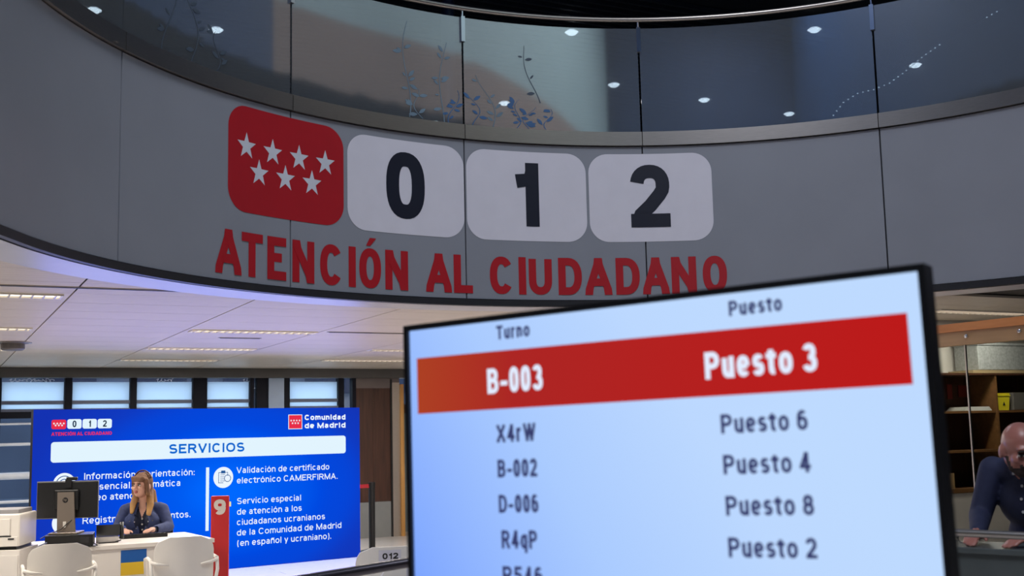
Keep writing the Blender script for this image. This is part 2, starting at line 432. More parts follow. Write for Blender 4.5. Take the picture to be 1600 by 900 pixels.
for (a, b, lab) in [(.25, 8.95, 'long louvered ceiling light at the left picture edge, below the curved fascia'), (.25, 11.6, 'louvered ceiling light at the left edge near the small grey ceiling sensor'),
                    (2.93, 11.45, 'louvered ceiling light above the left half of the blue screen, nearest the fascia'), (2.90, 13.75, 'louvered ceiling light above the left half of the blue screen, middle of its row'),
                    (2.90, 15.75, 'louvered ceiling light closest to the windows above the blue screen left half'),
                    (5.55, 13.6, 'louvered ceiling light left of the queue display top corner'), (5.55, 15.5, 'louvered ceiling light closest to the windows, right of the blue screen'),
                    (5.55, 11.4, 'louvered ceiling light just hidden at the queue display top edge'), (.25, 14.2, 'louvered ceiling light far left in front of the windows'), (9.15, 7.94, 'louvered ceiling light right of the queue display, above the wooden beam'), (5.55, 9.3, 'unseen louvered ceiling light added behind the top of the queue display to brighten the chairs'), (-2.4, 8.95, 'unseen louvered ceiling light added beyond the left edge to brighten the chairs, nearer the windows'), (-2.4, 7.2, 'unseen louvered ceiling light added beyond the left edge to brighten the chairs, nearer the viewer'), (8.2, 9.2, 'unseen louvered ceiling light added behind the right half of the queue display to brighten the floor')]:  # four unseen lights here are added to brighten chairs and floor
    troffer(a, b, lab, 46 if a < 9 else 20)
for (a, b, l, lab) in [(2.97, 12.2, .45, 'short slim air slot in the ceiling between two louvered lights'), (4.2, 11.32, 1.1, 'long dark air slot in the ceiling left of the queue display'), (1.0, 8.40, 1.5, 'long dark air slot beside the curved soffit on the left')]:
    t = empty('air_slot', uv(a, b, ZC), BA, lab, 'air vent')
    MB().box((0, 0, -.002), (l, .05, .008)).build('frame', M_STEEL, t)
    MB().box((0, 0, -.006), (l-.03, .022, .006)).build('slot', M_DARK, t)
t = empty('ceiling_sensor', uv(.82, 13.2, ZC), BA, 'small dark grey round sensor under the ceiling at the left', 'sensor')
MB().lathe([(.0, 0), (.16, 0), (.16, -.012), (.12, -.018), (.12, -.07), (.10, -.085), (0, -.085)], n=20).build('housing', mat('sensor_grey', (96, 92, 90), .5), t)
MB().lathe([(.19, -.001), (.19, -.008), (.16, -.012)], n=20).build('flange', M_STEEL, t)
# curved gallery fascia, steel trim, dark lower trim
seams = [-PI/2-1.9, -PI/2-1.1, -PI/2-.55, -1.70, -1.2867, -.8599, -.4467, -.0369, .4778, .99, 1.5, PI/2+.6, PI/2+1.5]
fa = arc_wall(seams[0], seams[-1], R+.034, R+.06, 2.70, 4.05).build('wall_fascia', M_DARK); structure(fa, 'grey curved gallery front above the hall')
for a, b in zip(seams[:-1], seams[1:]):
    g = .0016
    arc_wall(a+g, b-g, R, R+.03, 2.700, 4.030).build('fascia_panel', M_FASCIA, fa, smooth='auto')
tr = empty('trim_1', (0, 0, 0), kind='structure', label='brushed steel strip along the top of the fascia')
for a, b in zip(seams[:-1], seams[1:]):
    arc_wall(a+.0008, b-.0008, R-.03, R+.03, 4.036, 4.157).build('steel_strip', M_STEEL, tr, smooth='auto')
tr2 = arc_wall(seams[0], seams[-1], R-.012, R+.05, 2.643, 2.694).build('trim_2', M_DARK, None, smooth='auto'); structure(tr2, 'dark lower edge of the curved fascia')

# glass balustrade on the gallery
M_PANE = glassy('film_glass', (.62, .70, .74), .45, .06, .15, (.42, .45, .49))
bal = empty('glass_balustrade', (0, 0, 0), 0, 'curved glass balustrade with steel handrail on the gallery above the sign', 'balustrade')
panes = []
for a, b in zip(seams[2:11], seams[3:12]):
    panes.append(arc_wall(a+.0022, b-.0022, R-.006, R+.006, 4.12, 5.09).build('glass_pane', M_PANE, bal, smooth='auto'))
b = MB(); b.tube([plan(seams[2]+(seams[11]-seams[2])*i/150, R-.02)+Vector((0, 0, 5.165)) for i in range(151)], .021, 10); b.build('handrail', M_STEEL, bal, smooth=True)
for t_ in seams[3:11]:
    c = plan(t_, R-.012); n = MB()
    n.tube([c+Vector((0, 0, 5.15)), c+Vector((0, 0, 5.09))], .010, 8)
    n.box(c+Vector((0, 0, 4.985)), (.034, .034, .22), -t_)
    n.build('clamp', M_CHROME, bal)
# vine drawings on the panes
M_VINE = mat('pale_blue_film', (112, 134, 150), .6, var=.1); M_VINE2 = mat('blue_film', (66, 104, 150), .6, var=.1); M_VINE3 = mat('faint_grey_film', (72, 84, 98), .6, var=.1)
def gl(t, z, l=0): p = plan(t, R-.0085-.0005*l); p.z = z; return p
def vine(pane, t, z0, z1, wob, m, leaves, lean=0, seed=1):
    rnd = random.Random(seed); b = MB(); pts = []
    for i in range(25):
        k = i/24; pts.append((t+lean*k+wob*sin(5*k+seed), z0+(z1-z0)*k))
    w = .0045
    for i in range(24):
        (a, za), (c, zb) = pts[i], pts[i+1]; w0, w1 = w*(1-.6*i/24), w*(1-.6*(i+1)/24)
        b.add([gl(a-w0/R, za), gl(a+w0/R, za), gl(c+w1/R, zb), gl(c-w1/R, zb)], [(0, 1, 2, 3)])
    b.build('vine_stem', m, pane)
    for i in range(leaves):
        k = rnd.randint(3, 23); a, z = pts[k]; sd = rnd.choice((-1, 1)); ang = rnd.uniform(-.3, .9); L = rnd.uniform(.04, .085); b = MB()
        poly = []
        for q in range(9):
            s_ = q/8; poly.append((L*s_, .19*L*sin(PI*s_)**.9))
        for q in range(7, 0, -1):
            s_ = q/8; poly.append((L*s_, -.19*L*sin(PI*s_)**.9))
        pv = []
        for (x, y) in poly:
            xx = x*cos(ang)-y*sin(ang); yy = x*sin(ang)+y*cos(ang); pv.append(gl(a+sd*(xx+.012)/R, z+yy, 1))
        b.add(pv, [tuple(range(len(pv)))]); b.build('vine_leaf', m, pane)
def pane_at(t):
    for p, a, b_ in zip(panes, seams[2:11], seams[3:12]):
        if a <= t < b_: return p
for (t, z0, z1, wob, m, lv, ln, sd) in [(-.585, 4.17, 4.98, .012, M_VINE, 10, .01, 1), (-.50, 4.16, 4.85, .008, M_VINE, 9, .01, 2), (-.545, 4.17, 4.42, .012, M_VINE, 7, -.02, 3), (-.475, 4.16, 4.45, .01, M_VINE2, 8, .01, 4),
                                        (-.415, 4.16, 4.40, .012, M_VINE2, 6, -.01, 5), (-.375, 4.16, 4.60, .012, M_VINE, 7, -.03, 6), (-.33, 4.17, 4.42, .012, M_VINE2, 10, .02, 7), (-.275, 4.40, 4.90, .008, M_VINE3, 4, -.03, 8),
                                        (-.30, 4.17, 4.36, .012, M_VINE2, 9, .01, 9), (-.25, 4.17, 4.35, .01, M_VINE2, 5, .0, 10),
                                        (-1.17, 4.17, 4.85, .016, M_VINE3, 9, .01, 11), (-1.10, 4.17, 4.7, .016, M_VINE3, 8, -.02, 12), (-1.05, 4.17, 4.45, .012, M_VINE3, 6, .01, 13)]:
    vine(pane_at(t), t, z0, z1, wob, m, lv, ln, sd)

# upper storey: slab, ceiling with slats, outer walls, roof
def holed(name, z, r, m, u_0=-13, u_1=15, v_0=-11, v_1=17.72):
    b = MB(); n1, n2 = 112, 115; vs = [uv(u_0+(u_1-u_0)*i/n1, v_0+(v_1-v_0)*j/n2, z) for i in range(n1+1) for j in range(n2+1)]; fs = []
    for i in range(n1):
        for j in range(n2):
            p = uv(u_0+(u_1-u_0)*(i+.5)/n1, v_0+(v_1-v_0)*(j+.5)/n2)
            if not in_hole(p.x, p.y, r): a = i*(n2+1)+j; fs.append((a, a+n2+1, a+n2+2, a+1))
    return structure(b.add(vs, fs).build(name, m))
holed('floor_upper', 4.05, R+.12, mat('upper_floor_grey', (110, 108, 106), .6))
M_UPC = mat('dark_upper_ceiling', (54, 62, 74), .6, var=.15)
cu = holed('ceiling_upper', 6.42, R+.6, M_UPC)
sl = MB().box((0, 0, 0), (7.5, .045, .05)); sl0 = None
for i in range(46):
    v_ = 10.4+.15*i
    if sl0 is None: sl0 = sl.build('ceiling_slat', mat('slat_dark', (60, 70, 86), .5), cu); o = sl0
    else: o = sl0.copy(); COL.objects.link(o)
    o.parent = cu; o.location = uv(6.2, v_, 6.39); o.rotation_euler = (0, 0, BA)
def shell(name, a, b, z0, z1, m, label):
    a, b = Vector(a), Vector(b); d = b-a; L = d.length; ang = math.atan2(d.y, d.x)
    o = MB().bbox(0, L, -.05, .05, 0, z1-z0).build(name, m); o.location = (a.x, a.y, z0); o.rotation_euler = (0, 0, ang); return structure(o, label)
M_BACK = mat('beige_panel_wall', (176, 158, 142), .6, var=.08, scale=1)
M_BLUEW = mat('dark_blue_wall', (40, 70, 112), .5, var=.1, scale=1)
shell('wall_back', (-9, -6.2, 0), (12, -6.2, 0), 0, 13.66, M_BLUEW, 'unseen dark blue wall behind the viewer, added for reflections in the glass')  # unseen wall added, its blue chosen for reflections in the glass
c4 = [uv(-13, -11), uv(15, -11), uv(15, 17.82), uv(-13, 17.82)]
shell('wall_left', c4[0], c4[3], 0, 13.66, M_BLUEW, 'dark blue side wall'); shell('wall_right', c4[1], c4[2], 0, 13.66, M_BLUEW, 'dark blue side wall')
shell('wall_front', c4[0], c4[1], 0, 13.66, M_BLUEW, 'dark wall behind the viewer')
shell('wall_facade_upper', c4[3], c4[2], 2.53, 13.66, mat('facade_upper_grey', (84, 82, 82), .6), 'grey wall above the windows')
rf = MB().box((0, 0, 0), (30, 30, .1)).build('ceiling_roof', mat('roof_grey', (90, 98, 108), .7)); rf.location = uv(1, 3.4, 13.7); rf.rotation_euler = (0, 0, BA); structure(rf)

gc = empty('gallery_column', (-.605, 11.6, 4.05), 0, 'slim dark blue column behind the gallery glass', 'column')
MB().tube([(0, 0, .03), (0, 0, 2.36)], .07, 16).build('shaft', mat('column_blue', (46, 62, 98), .4), gc, smooth='auto'); MB().lathe([(.11, 0), (.11, .03)], n=20).build('base', M_DARK, gc)
ls_ = empty('reflection_dots', (4.0, 12.6, 5.2), 0, 'curving row of tiny glowing dots imitating a reflection in the glass at the right', 'imitated reflection')  # glowing beads stand in for lights reflected in the glass
lp = [(3.632, 12.6, 5.035), (3.755, 12.6, 5.18), (3.919, 12.6, 5.279), (4.1, 12.6, 5.319), (4.284, 12.6, 5.389), (4.435, 12.6, 5.496), (4.662, 12.6, 5.676), (4.926, 12.6, 5.856), (5.429, 12.6, 6.128), (5.603, 12.6, 6.222)]
MB().tube([Vector(p)-Vector((4.0, 12.6, 5.2)) for p in lp], .003, 5).build('dot_link', M_DARK, ls_)
bd0 = None
for a, b in list(zip(lp[:-1], lp[1:])):
    a, b = Vector(a), Vector(b); n = max(2, int((b-a).length/.055))
    if (b-a).length > .5: continue
    for i in range(n):
        if bd0 is None: bd0 = MB().lathe([(.001, -.008), (.010, -.004), (.010, .004), (.001, .008)], n=8).build('reflection_dot', emit('reflection_glow', (210, 220, 235), 3), ls_); o = bd0
        else: o = bd0.copy(); COL.objects.link(o)
        o.parent = ls_; o.location = a.lerp(b, i/n)-Vector((4.0, 12.6, 5.2))
# unseen shaft walls added and coloured for the balustrade glass to reflect
M_SHB = mat('shaft_brown_reflected', (188, 166, 148), .7, var=.05, scale=1); M_SHD = mat('shaft_dark_blue', (42, 74, 116), .5, var=.1, scale=1); M_SHT = mat('shaft_pale_green', (206, 232, 226), .6, var=.04, scale=1)
for nm, a, b, z0, z1, m in [('wall_reflected_left', -PI/2-2.9, -.2, 6.42, 13.66, M_SHD), ('wall_reflected_end', -.2, .95, 6.42, 13.66, M_SHD), ('wall_reflected_right', .95, PI/2+2.9, 6.42, 7.45, M_SHB), ('wall_reflected_upper', .95, PI/2+2.9, 7.45, 13.66, M_SHT)]:
    structure(arc_wall(a, b, R+.6, R+.7, z0, z1, .06).build(nm, m, None, smooth='auto'), 'unseen shaft wall above the gallery, added for the glass to reflect')
# downlights of the upper storey
for q, lab in [((-4.553, 12.311), 'gallery downlight in the top left corner'), ((-3.38, 13.017), 'gallery downlight above the red star tile, seen through glass'), ((.785, 13.379), 'gallery downlight at the glass top edge above the digit 1'),
               ((3.72, 13.485), 'large gallery downlight near the top, left of the right hand rail clamp'), ((-.048, 16.318), 'gallery downlight low behind the glass above the digit 1, left'), ((1.474, 15.542), 'gallery downlight behind the glass above the digit 2, left of the joint'),
               ((2.86, 16.389), 'gallery downlight behind the glass just right of the joint above the digit 2'), ((5.45, 14.968), 'rightmost gallery downlight behind the glass'), ((-1.128, 17.3), 'tiny gallery downlight touching the steel strip above the digit 0'),
               ((4.3, 17.25), 'tiny gallery downlight touching the steel strip on the right')]:
    t = empty('gallery_downlight', (*q, 6.36), 0, lab, 'downlight', 'downlights of the gallery')
    MB().lathe([(.075, .04), (.12, -.005), (.12, -.02), (.085, -.02), (.07, .02)], n=18).build('rim', M_CHROME, t)
    MB().lathe([(.0, -.05), (.05, -.045), (.078, -.015), (.078, .0)], n=18).build('bulb', emit('downlight_bulb', (250, 250, 255), 6), t)

# ------------------------------------------------------------------ facade with windows
def fbox(b, u_0, u_1, z0, z1, d0=-.05, d1=.05): return b.bbox(u_0, u_1, 17.72+d0, 17.72+d1, z0, z1)
def fb(name, u_0, u_1, z0, z1, m, parent=None, d0=-.05, d1=.05):
    o = fbox(MB(), u_0, u_1, z0, z1, d0, d1).build(name, m, parent)
    if parent is None: o.rotation_euler = (0, 0, BA)
    return o
M_FRAME = mat('dark_blue_frame', (11, 13, 27), .6, var=.1, spec=.2)
M_SILL = mat('grey_blue_sill', (92, 100, 124), .5)
M_FILM = bpy.data.materials.new('white_window_film'); M_FILM.use_nodes = True
nt = M_FILM.node_tree; nt.nodes.clear(); o_ = nt.nodes.new('ShaderNodeOutputMaterial'); tl = nt.nodes.new('ShaderNodeBsdfTranslucent'); tl.inputs[0].default_value = (.92, .96, 1, 1)
tp = nt.nodes.new('ShaderNodeBsdfTransparent'); mx_ = nt.nodes.new('ShaderNodeMixShader'); mx_.inputs[0].default_value = .25
nt.links.new(tl.outputs[0], mx_.inputs[1]); nt.links.new(tp.outputs[0], mx_.inputs[2]); nt.links.new(mx_.outputs[0], o_.inputs[0])
M_GLASS = glassy('window_glass', (.75, .85, .95), .06, .01)
M_CLEARG = glassy('partition_glass', (.88, .91, .90), 0, .01)
wins = [(-.30, .83), (.97, 1.80), (1.90, 2.70), (2.79, 3.60), (3.81, 4.46), (5.08, 5.87)]
M_INK = mat('white_ink', (236, 240, 246), .6)
for i, (a, b) in enumerate(wins):
    w = empty('window_%d' % (i+1), (0, 0, 0), BA, kind='structure', label='tall window with white film behind the blue screen')
    fb('window_pane', a, b, .1, 2.53, M_GLASS, w, .0, .01)
    fb('window_film', a+.01, b-.01, 2.20, 2.465, M_FILM, w, -.012, -.006)
    fb('window_film', a+.01, b-.01, 2.085, 2.150, M_FILM, w, -.012, -.006)
    fb('window_bar', a, b, 2.150, 2.200, M_SILL, w, -.03, -.0)
    fb('window_sill', a, b, 2.045, 2.085, M_SILL, w, -.05, .05)
    fb('transom', a-.02, b+.02, 1.955, 2.045, M_FRAME, w, -.06, .05)
    if i in (0, 1, 3, 4):
        rnd = random.Random(i+3)
        spans = [(a+.1, a+.70)] if i < 2 else [((a+b)/2-.12, (a+b)/2+.12)] if i == 3 else [(b-.1, b)]
        for s0_, s1_ in spans:
            pts = []; n = int((s1_-s0_)/.0075)+4
            for q in range(n):
                k = q/(n-1); pts.append((s0_+(s1_-s0_)*k+.018*sin(q*.9), 17.70, 2.49+.028*sin(q*.75+rnd.random()*.6)*(0.6+.4*sin(q*.21))))
            MB().tube(pts, .0032, 5).build('handwriting', M_INK, w)
fw_ = empty('wall_facade', (0, 0, 0), BA, kind='structure', label='window wall at the back of the hall')
for a, b in [(-1, -.30), (.83, .97), (1.80, 1.90), (2.70, 2.79), (3.60, 3.81), (4.46, 4.52), (4.56, 4.74), (4.98, 5.08), (5.87, 5.96), (6.10, 6.16)]:
    fb('mullion', a, b, 0, 2.53, M_FRAME, fw_, -.07, .07)
fb('pilaster', 4.74, 4.98, 0, 2.53, mat('pale_blue_pilaster', (140, 160, 190), .35), fw_, -.10, .05)
fb('narrow_pane', 4.52, 4.56, 0, 2.53, M_GLASS, fw_, 0, .01); fb('narrow_pane', 5.96, 6.10, 0, 2.53, M_GLASS, fw_, 0, .01)
fb('head_beam', -12, 13, 2.52, 2.66, mat('olive_grey_beam', (80, 78, 77), .55), fw_, -.22, .05)
fb('solid_wall', -13, -1, 0, 2.53, M_BLUEW, fw_)
M_BROWN = wood('brown_wood_panel', (52, 29, 20), (76, 45, 33), (8, 8, .6))
M_GREYP = mat('grey_plinth', (128, 130, 132), .5)
fb('wood_panel', 6.16, 6.44, .56, 2.36, M_BROWN, fw_, -.06, .04); fb('wood_panel', 6.445, 6.74, .56, 2.36, M_BROWN, fw_, -.05, .04)
fb('wood_header', 6.16, 6.9, 2.36, 2.53, mat('taupe_header', (104, 94, 92), .3), fw_, -.06, .04)
fb('plinth', 6.16, 6.76, 0, .555, M_GREYP, fw_, -.055, .04)
fb('steel_jamb', 6.74, 6.765, 0, 2.5, M_BLACK, fw_, -.09, .0)
fb('steel_panel', 6.77, 6.90, 0, 2.45, M_STEEL, fw_, -.07, .0)
fb('wood_jamb', 6.90, 6.955, 0, 2.42, wood('honey_wood', (178, 128, 66), (202, 152, 88), (8, 8, .6)), fw_, -.12, .05)
fb('solid_wall', 7.9, 13, 0, 2.53, mat('plain_wall', (170, 164, 158), .6), fw_)
d1 = empty('door_1', (0, 0, 0), BA, kind='structure', label='grey glazed door with wooden jamb right of the brown panel')
fb('door_leaf', 6.96, 7.9, .06, 1.95, mat('grey_door_glass', (112, 124, 128), .2), d1, -.06, -.02)
fb('door_rail', 6.96, 7.9, 1.95, 2.10, M_BROWN, d1, -.06, .0); fb('door_light', 6.96, 7.9, 2.10, 2.42, M_GLASS, d1, -.03, -.02)
fb('door_sill', 6.96, 7.9, 0, .06, M_STEEL, d1, -.08, .0); fb('door_handle', 7.06, 7.08, .9, 1.25, M_CHROME, d1, -.12, -.09)
# outside: a dark building across the street and the pavement
eb = empty('street_building', (0, 0, 0), BA, 'dark blue grey building front seen outside through the windows', 'building')
fbox(MB(), -8, 14, 0, 4.2, 8.5, 9.5).build('facade', mat('street_front', (92, 98, 116), .8, var=.2, scale=.7), eb)
for i in range(9):
    fbox(MB(), -5.4+1.9*i, -4.3+1.9*i, 2.6, 3.6, 8.46, 8.5).build('shop_window', mat('street_glass', (40, 52, 78), .2), eb)
gd = fbox(MB(), -10, 14, -.1, -.01, .2, 14).build('ground', mat('street_paving', (120, 118, 116), .8)); gd.rotation_euler = (0, 0, BA); structure(gd)
# white rails in front of the left window
gr = empty('window_rail', (0, 0, 0), BA, 'white tubular rail in front of the left window', 'railing')
for z, r in ((1.60, .022), (1.17, .05), (.82, .022), (1.88, .015)):
    MB().tube([(-.9, 17.45, z-.02), (1.9, 17.45, z)], r, 10).build('rail', mat('white_rail_paint', (206, 212, 224), .4), gr, smooth=True)
for x in (-.8, 1.85): MB().tube([(x, 17.45, 0), (x, 17.45, 1.9)], .025, 8).build('post', mat('white_rail_paint'), gr)

# ================================================================== SIGN ON THE FASCIA
sign = empty('fascia_sign', (CX, CY+R, 2.7), 0, 'red star tile with white 012 tiles and red lettering on the curved fascia', 'sign')
so = Vector((CX, CY+R, 2.7))
def fs_(t, z, l=0):
    p = plan(t, R-.003-.0012*l); p.z = z; return p-so
def tile(t0, t1, z0, z1, r, m, name):
    b = MB(); w = (t1-t0)*R; n = 40; vs = []; fs = []
    for i in range(n+1):
        k = .5-.5*cos(PI*i/n); x = w*k; e = min(x, w-x); d = 0 if e >= r else r-math.sqrt(max(0, r*r-(r-e)**2))
        for q in range(2): vs.append(fs_(t0+x/R, (z0+d) if q == 0 else (z1-d), 0))
    for i in range(n): fs.append((2*i, 2*i+1, 2*i+3, 2*i+2))
    me = bpy.data.meshes.new(name); me.from_pydata([tuple(v) for v in vs], [], fs); me.materials.append(m)
    o = bpy.data.objects.new(name, me); COL.objects.link(o); o.parent = sign; return o
em = tile(-1.013, -.733, 3.203, 3.981, .17, M_RED, 'emblem_tile'); em['label'] = 'red tile with seven white stars'
for t_, z in [(-.968, 3.688), (-.904, 3.687), (-.840, 3.686), (-.777, 3.685), (-.937, 3.510), (-.873, 3.510), (-.809, 3.510)]:
    p = star(0, 0, .175, .185)
    flat_poly('star', [[p[i], p[(i+1) % 10], (0, 0)] for i in range(10)], lambda x, y, l: fs_(t_+x/R, z+y, 1), mat('star_white', (214, 216, 226), .5), em)
for ch, t0, t1, da, db in [('0', -.724, -.449, -.632, -.541), ('1', -.443, -.167, -.338, -.2755), ('2', -.161, .115, -.0675, .0205)]:
    tl_ = tile(t0, t1, 3.197, 3.966, .17, M_TILE, 'digit_tile'); tl_['label'] = 'white rounded tile with dark digit %s' % ch
    wd = (db-da)*R; H = .548
    o = text('digit', ch, H, .118, lambda x, y, l: fs_(da+x/R, 3.322+y, 1+l), M_NAVY, tl_, width=wd)
for ch, ta, tb in [('A', -1.0431, -.9785), ('T', -.9788, -.9276), ('E', -.9163, -.8712), ('N', -.856, -.8039), ('C', -.7899, -.737), ('I', -.7221, -.7065), ('Ó', -.6971, -.6458), ('N', -.6359, -.5826), ('A', -.5411, -.4807), ('L', -.4762, -.4324),
                   ('C', -.3928, -.3393), ('I', -.3265, -.3101), ('U', -.3033, -.2506), ('D', -.2362, -.183), ('A', -.1762, -.115), ('D', -.1064, -.0531), ('A', -.0472, .0124), ('N', .0174, .0721), ('O', .086, .1388)]:
    text('letter', ch, .316, .065, lambda x, y, l: fs_(ta+x/R, 2.743+y, l), M_RED, sign, width=(tb-ta)*R)

# ================================================================== QUEUE DISPLAY IN THE FOREGROUND
TL = Vector((-.222, 2.480, 1.821)); ex = Vector((.833, -.553, .025)).normalized(); ez = Vector((-.011, .027, 1)); ez = (ez-ex*ez.dot(ex)).normalized(); en = ex.cross(ez)  # en points to the viewer
tv = empty('queue_display', (TL+ex*.535-ez*.3).to_tuple(), 0, 'large black framed queue display screen in the foreground showing turns and desks', 'screen')
to = Vector(tv.location); to.z = 0; tv.location = to
def tp_(x, y, d=0): return TL+ex*x+ez*y+en*d-to
SW, SH = 1.07, .602
scr = bpy.data.materials.new('queue_screen_angle_tint'); scr.use_nodes = True; nt = scr.node_tree; nt.nodes.clear()
def screen_mat(m, stops, axis_from, axis_to):
    nt = m.node_tree; nt.nodes.clear(); o = nt.nodes.new('ShaderNodeOutputMaterial'); e = nt.nodes.new('ShaderNodeEmission'); tc = nt.nodes.new('ShaderNodeTexCoord')
    a, b = Vector(axis_from), Vector(axis_to); d = b-a
    dot = nt.nodes.new('ShaderNodeVectorMath'); dot.operation = 'DOT_PRODUCT'; dot.inputs[1].default_value = tuple(d/d.length_squared)
    sub = nt.nodes.new('ShaderNodeMath'); sub.operation = 'SUBTRACT'; sub.inputs[1].default_value = a.dot(d)/d.length_squared
    r = nt.nodes.new('ShaderNodeValToRGB'); el = r.color_ramp.elements
    el[0].position = stops[0][0]; el[0].color = (*lin(stops[0][1]), 1); el[1].position = stops[-1][0]; el[1].color = (*lin(stops[-1][1]), 1)
    for p, c in stops[1:-1]: n = el.new(p); n.color = (*lin(c), 1)
    nt.links.new(tc.outputs['Object'], dot.inputs[0]); nt.links.new(dot.outputs['Value'], sub.inputs[0]); nt.links.new(sub.outputs[0], r.inputs[0])
    nt.links.new(r.outputs[0], e.inputs[0]); nt.links.new(e.outputs[0], o.inputs[0]); e.inputs[1].default_value = 1.0
    return m
screen_mat(scr, [(0, (126, 166, 255)), (.45, (170, 203, 255)), (.8, (188, 216, 255)), (1, (190, 218, 255))], tp_(0, -.5), tp_(.75, -.05))  # gradient paints in the colour shift of a slanted view
redm = bpy.data.materials.new('queue_red_row'); redm.use_nodes = True
screen_mat(redm, [(0, (172, 66, 36)), (.25, (172, 38, 36)), (1, (188, 26, 26))], tp_(0, -.1), tp_(1.05, -.1))
b = MB()
for x0, x1, y0, y1 in ((-.012, SW+.012, 0, .012), (-.012, SW+.012, -SH-.022, -SH), (-.012, 0, -SH, 0), (SW, SW+.012, -SH, 0)):
    b.add([tp_(x, y, d) for d in (-.045, .008) for y in (y0, y1) for x in (x0, x1)], [(0, 2, 3, 1), (4, 5, 7, 6), (0, 1, 5, 4), (2, 6, 7, 3), (0, 4, 6, 2), (1, 3, 7, 5)])
b.build('bezel', M_BLACK, tv)
MB().add([tp_(x, y, d) for d in (-.06, -.012) for y in (-SH-.01, .0) for x in (.0, SW)], [(0, 2, 3, 1), (4, 5, 7, 6), (0, 1, 5, 4), (2, 6, 7, 3), (0, 4, 6, 2), (1, 3, 7, 5)]).build('back_cover', M_BLACK, tv)
sc_ = MB().add([tp_(0, -SH), tp_(SW, -SH), tp_(SW, 0), tp_(0, 0)], [(0, 1, 2, 3)]).build('screen', scr, tv)
MB().add([tp_(.018, -.178, .0006), tp_(1.046, -.184, .0006), tp_(1.046, -.066, .0006), tp_(.018, -.060, .0006)], [(0, 1, 2, 3)]).build('highlight_row', redm, sc_)
M_TXT = emit('queue_text_dark', (56, 62, 108), 1); M_TXW = emit('queue_text_white', (226, 236, 255), 1)
def tvt(s, x, y, H, w, wt, m): text('screen_text', s, H, wt, lambda a, b_, l: tp_(x+a, y+b_, .0012+.00015*l), m, sc_, width=w)
tvt('Turno', .226, -.0385, .0285, .081, .0056, M_TXT); tvt('Puesto', .734, -.0410, .0275, .100, .0056, M_TXT)
tvt('B-003', .200, -.147, .051, .133, .0094, M_TXW); tvt('Puesto 3', .681, -.151, .049, .208, .0098, M_TXW)
for i, (a, b_) in enumerate([('X4rW', 'Puesto 6'), ('B-002', 'Puesto 4'), ('D-006', 'Puesto 8'), ('R4qP', 'Puesto 2'), ('R546', 'Puesto 5')]):
    y = -.246-.0695*i; tvt(a, .2185+(.004 if i == 3 else .004 if i == 4 else 0), y, .0355, .094-(.010 if i == 3 else 0), .0066, M_TXT)
    tvt(b_, .705, -.2495-.0718*i, .0345, .160, .0066, M_TXT)
b = MB(); c = tp_(SW/2, -SH*.6, -.085); b.tube([c, Vector((c.x, c.y, .03))], .035, 12); b.build('stand_pole', M_BLACK, tv)
MB().add([tp_(x, y, d) for d in (-.09, -.058) for y in (-.45, -.2) for x in (.43, .64)], [(0, 2, 3, 1), (4, 5, 7, 6), (0, 1, 5, 4), (2, 6, 7, 3), (0, 4, 6, 2), (1, 3, 7, 5)]).build('bracket', M_BLACK, tv)
MB().lathe([(.30, 0), (.30, .012), (.28, .02), (.05, .035)], (c.x, c.y, 0), 28).build('stand_base', M_BLACK, tv)

# ================================================================== BLUE LED SCREEN
LA = Vector((-5.49, 13.265, 0)); le = Vector((.8015, .598, 0)); ln_ = Vector((.598, -.8015, 0))
LAng = math.atan2(le.y, le.x); LW, LH = 4.217, 1.985
led = empty('led_screen', LA, LAng, 'wide blue information screen listing services behind the woman', 'screen')
MB().bbox(0, LW, .004, .10, .0, LH).build('cabinet', M_DARK, led)
lm = bpy.data.materials.new('led_picture'); lm.use_nodes = True; nt = lm.node_tree; nt.nodes.clear()
o_ = nt.nodes.new('ShaderNodeOutputMaterial'); e_ = nt.nodes.new('ShaderNodeEmission'); tc = nt.nodes.new('ShaderNodeTexCoord'); mp = nt.nodes.new('ShaderNodeMapping')
mp.inputs['Location'].default_value = (-2.35/2.4, 0, -.95/1.5); mp.inputs['Scale'].default_value = (1/2.4, 0, 1/1.5)
gr_ = nt.nodes.new('ShaderNodeTexGradient'); gr_.gradient_type = 'SPHERICAL'; rp = nt.nodes.new('ShaderNodeValToRGB'); el = rp.color_ramp.elements
el[0].position = 0; el[0].color = (*lin((20, 50, 178)), 1); el[1].position = .95; el[1].color = (*lin((0, 104, 255)), 1); n_ = el.new(.45); n_.color = (*lin((0, 74, 226)), 1)
wv = nt.nodes.new('ShaderNodeTexWave'); wv.wave_type = 'RINGS'; wv.rings_direction = 'SPHERICAL'; wv.inputs['Scale'].default_value = 1.1; wv.inputs['Distortion'].default_value = 0
mm = nt.nodes.new('ShaderNodeMath'); mm.operation = 'MULTIPLY_ADD'; mm.inputs[1].default_value = .06; mm.inputs[2].default_value = -.02
ad = nt.nodes.new('ShaderNodeMath'); ad.operation = 'ADD'
for a, b in ((tc.outputs['Object'], mp.inputs[0]), (mp.outputs[0], gr_.inputs[0]), (mp.outputs[0], wv.inputs[0]), (wv.outputs['Fac'], mm.inputs[0]), (gr_.outputs['Fac'], ad.inputs[0]), (mm.outputs[0], ad.inputs[1]), (ad.outputs[0], rp.inputs[0]), (rp.outputs[0], e_.inputs[0]), (e_.outputs[0], o_.inputs[0])): nt.links.new(a, b)
e_.inputs[1].default_value = 1.0
area('added_screen_glow', (LW/2, -.03, LH/2), (rad(-90), 0, 0), LW, LH, 55, (.20, .28, 1), led)  # extra blue lamp added to strengthen the light of the screen
ls = MB().bbox(.0, LW, -.004, .004, .005, LH).build('screen', lm, led)
L_ = lambda x, y, l=0: Vector((x, -.006-.0012*l, y))
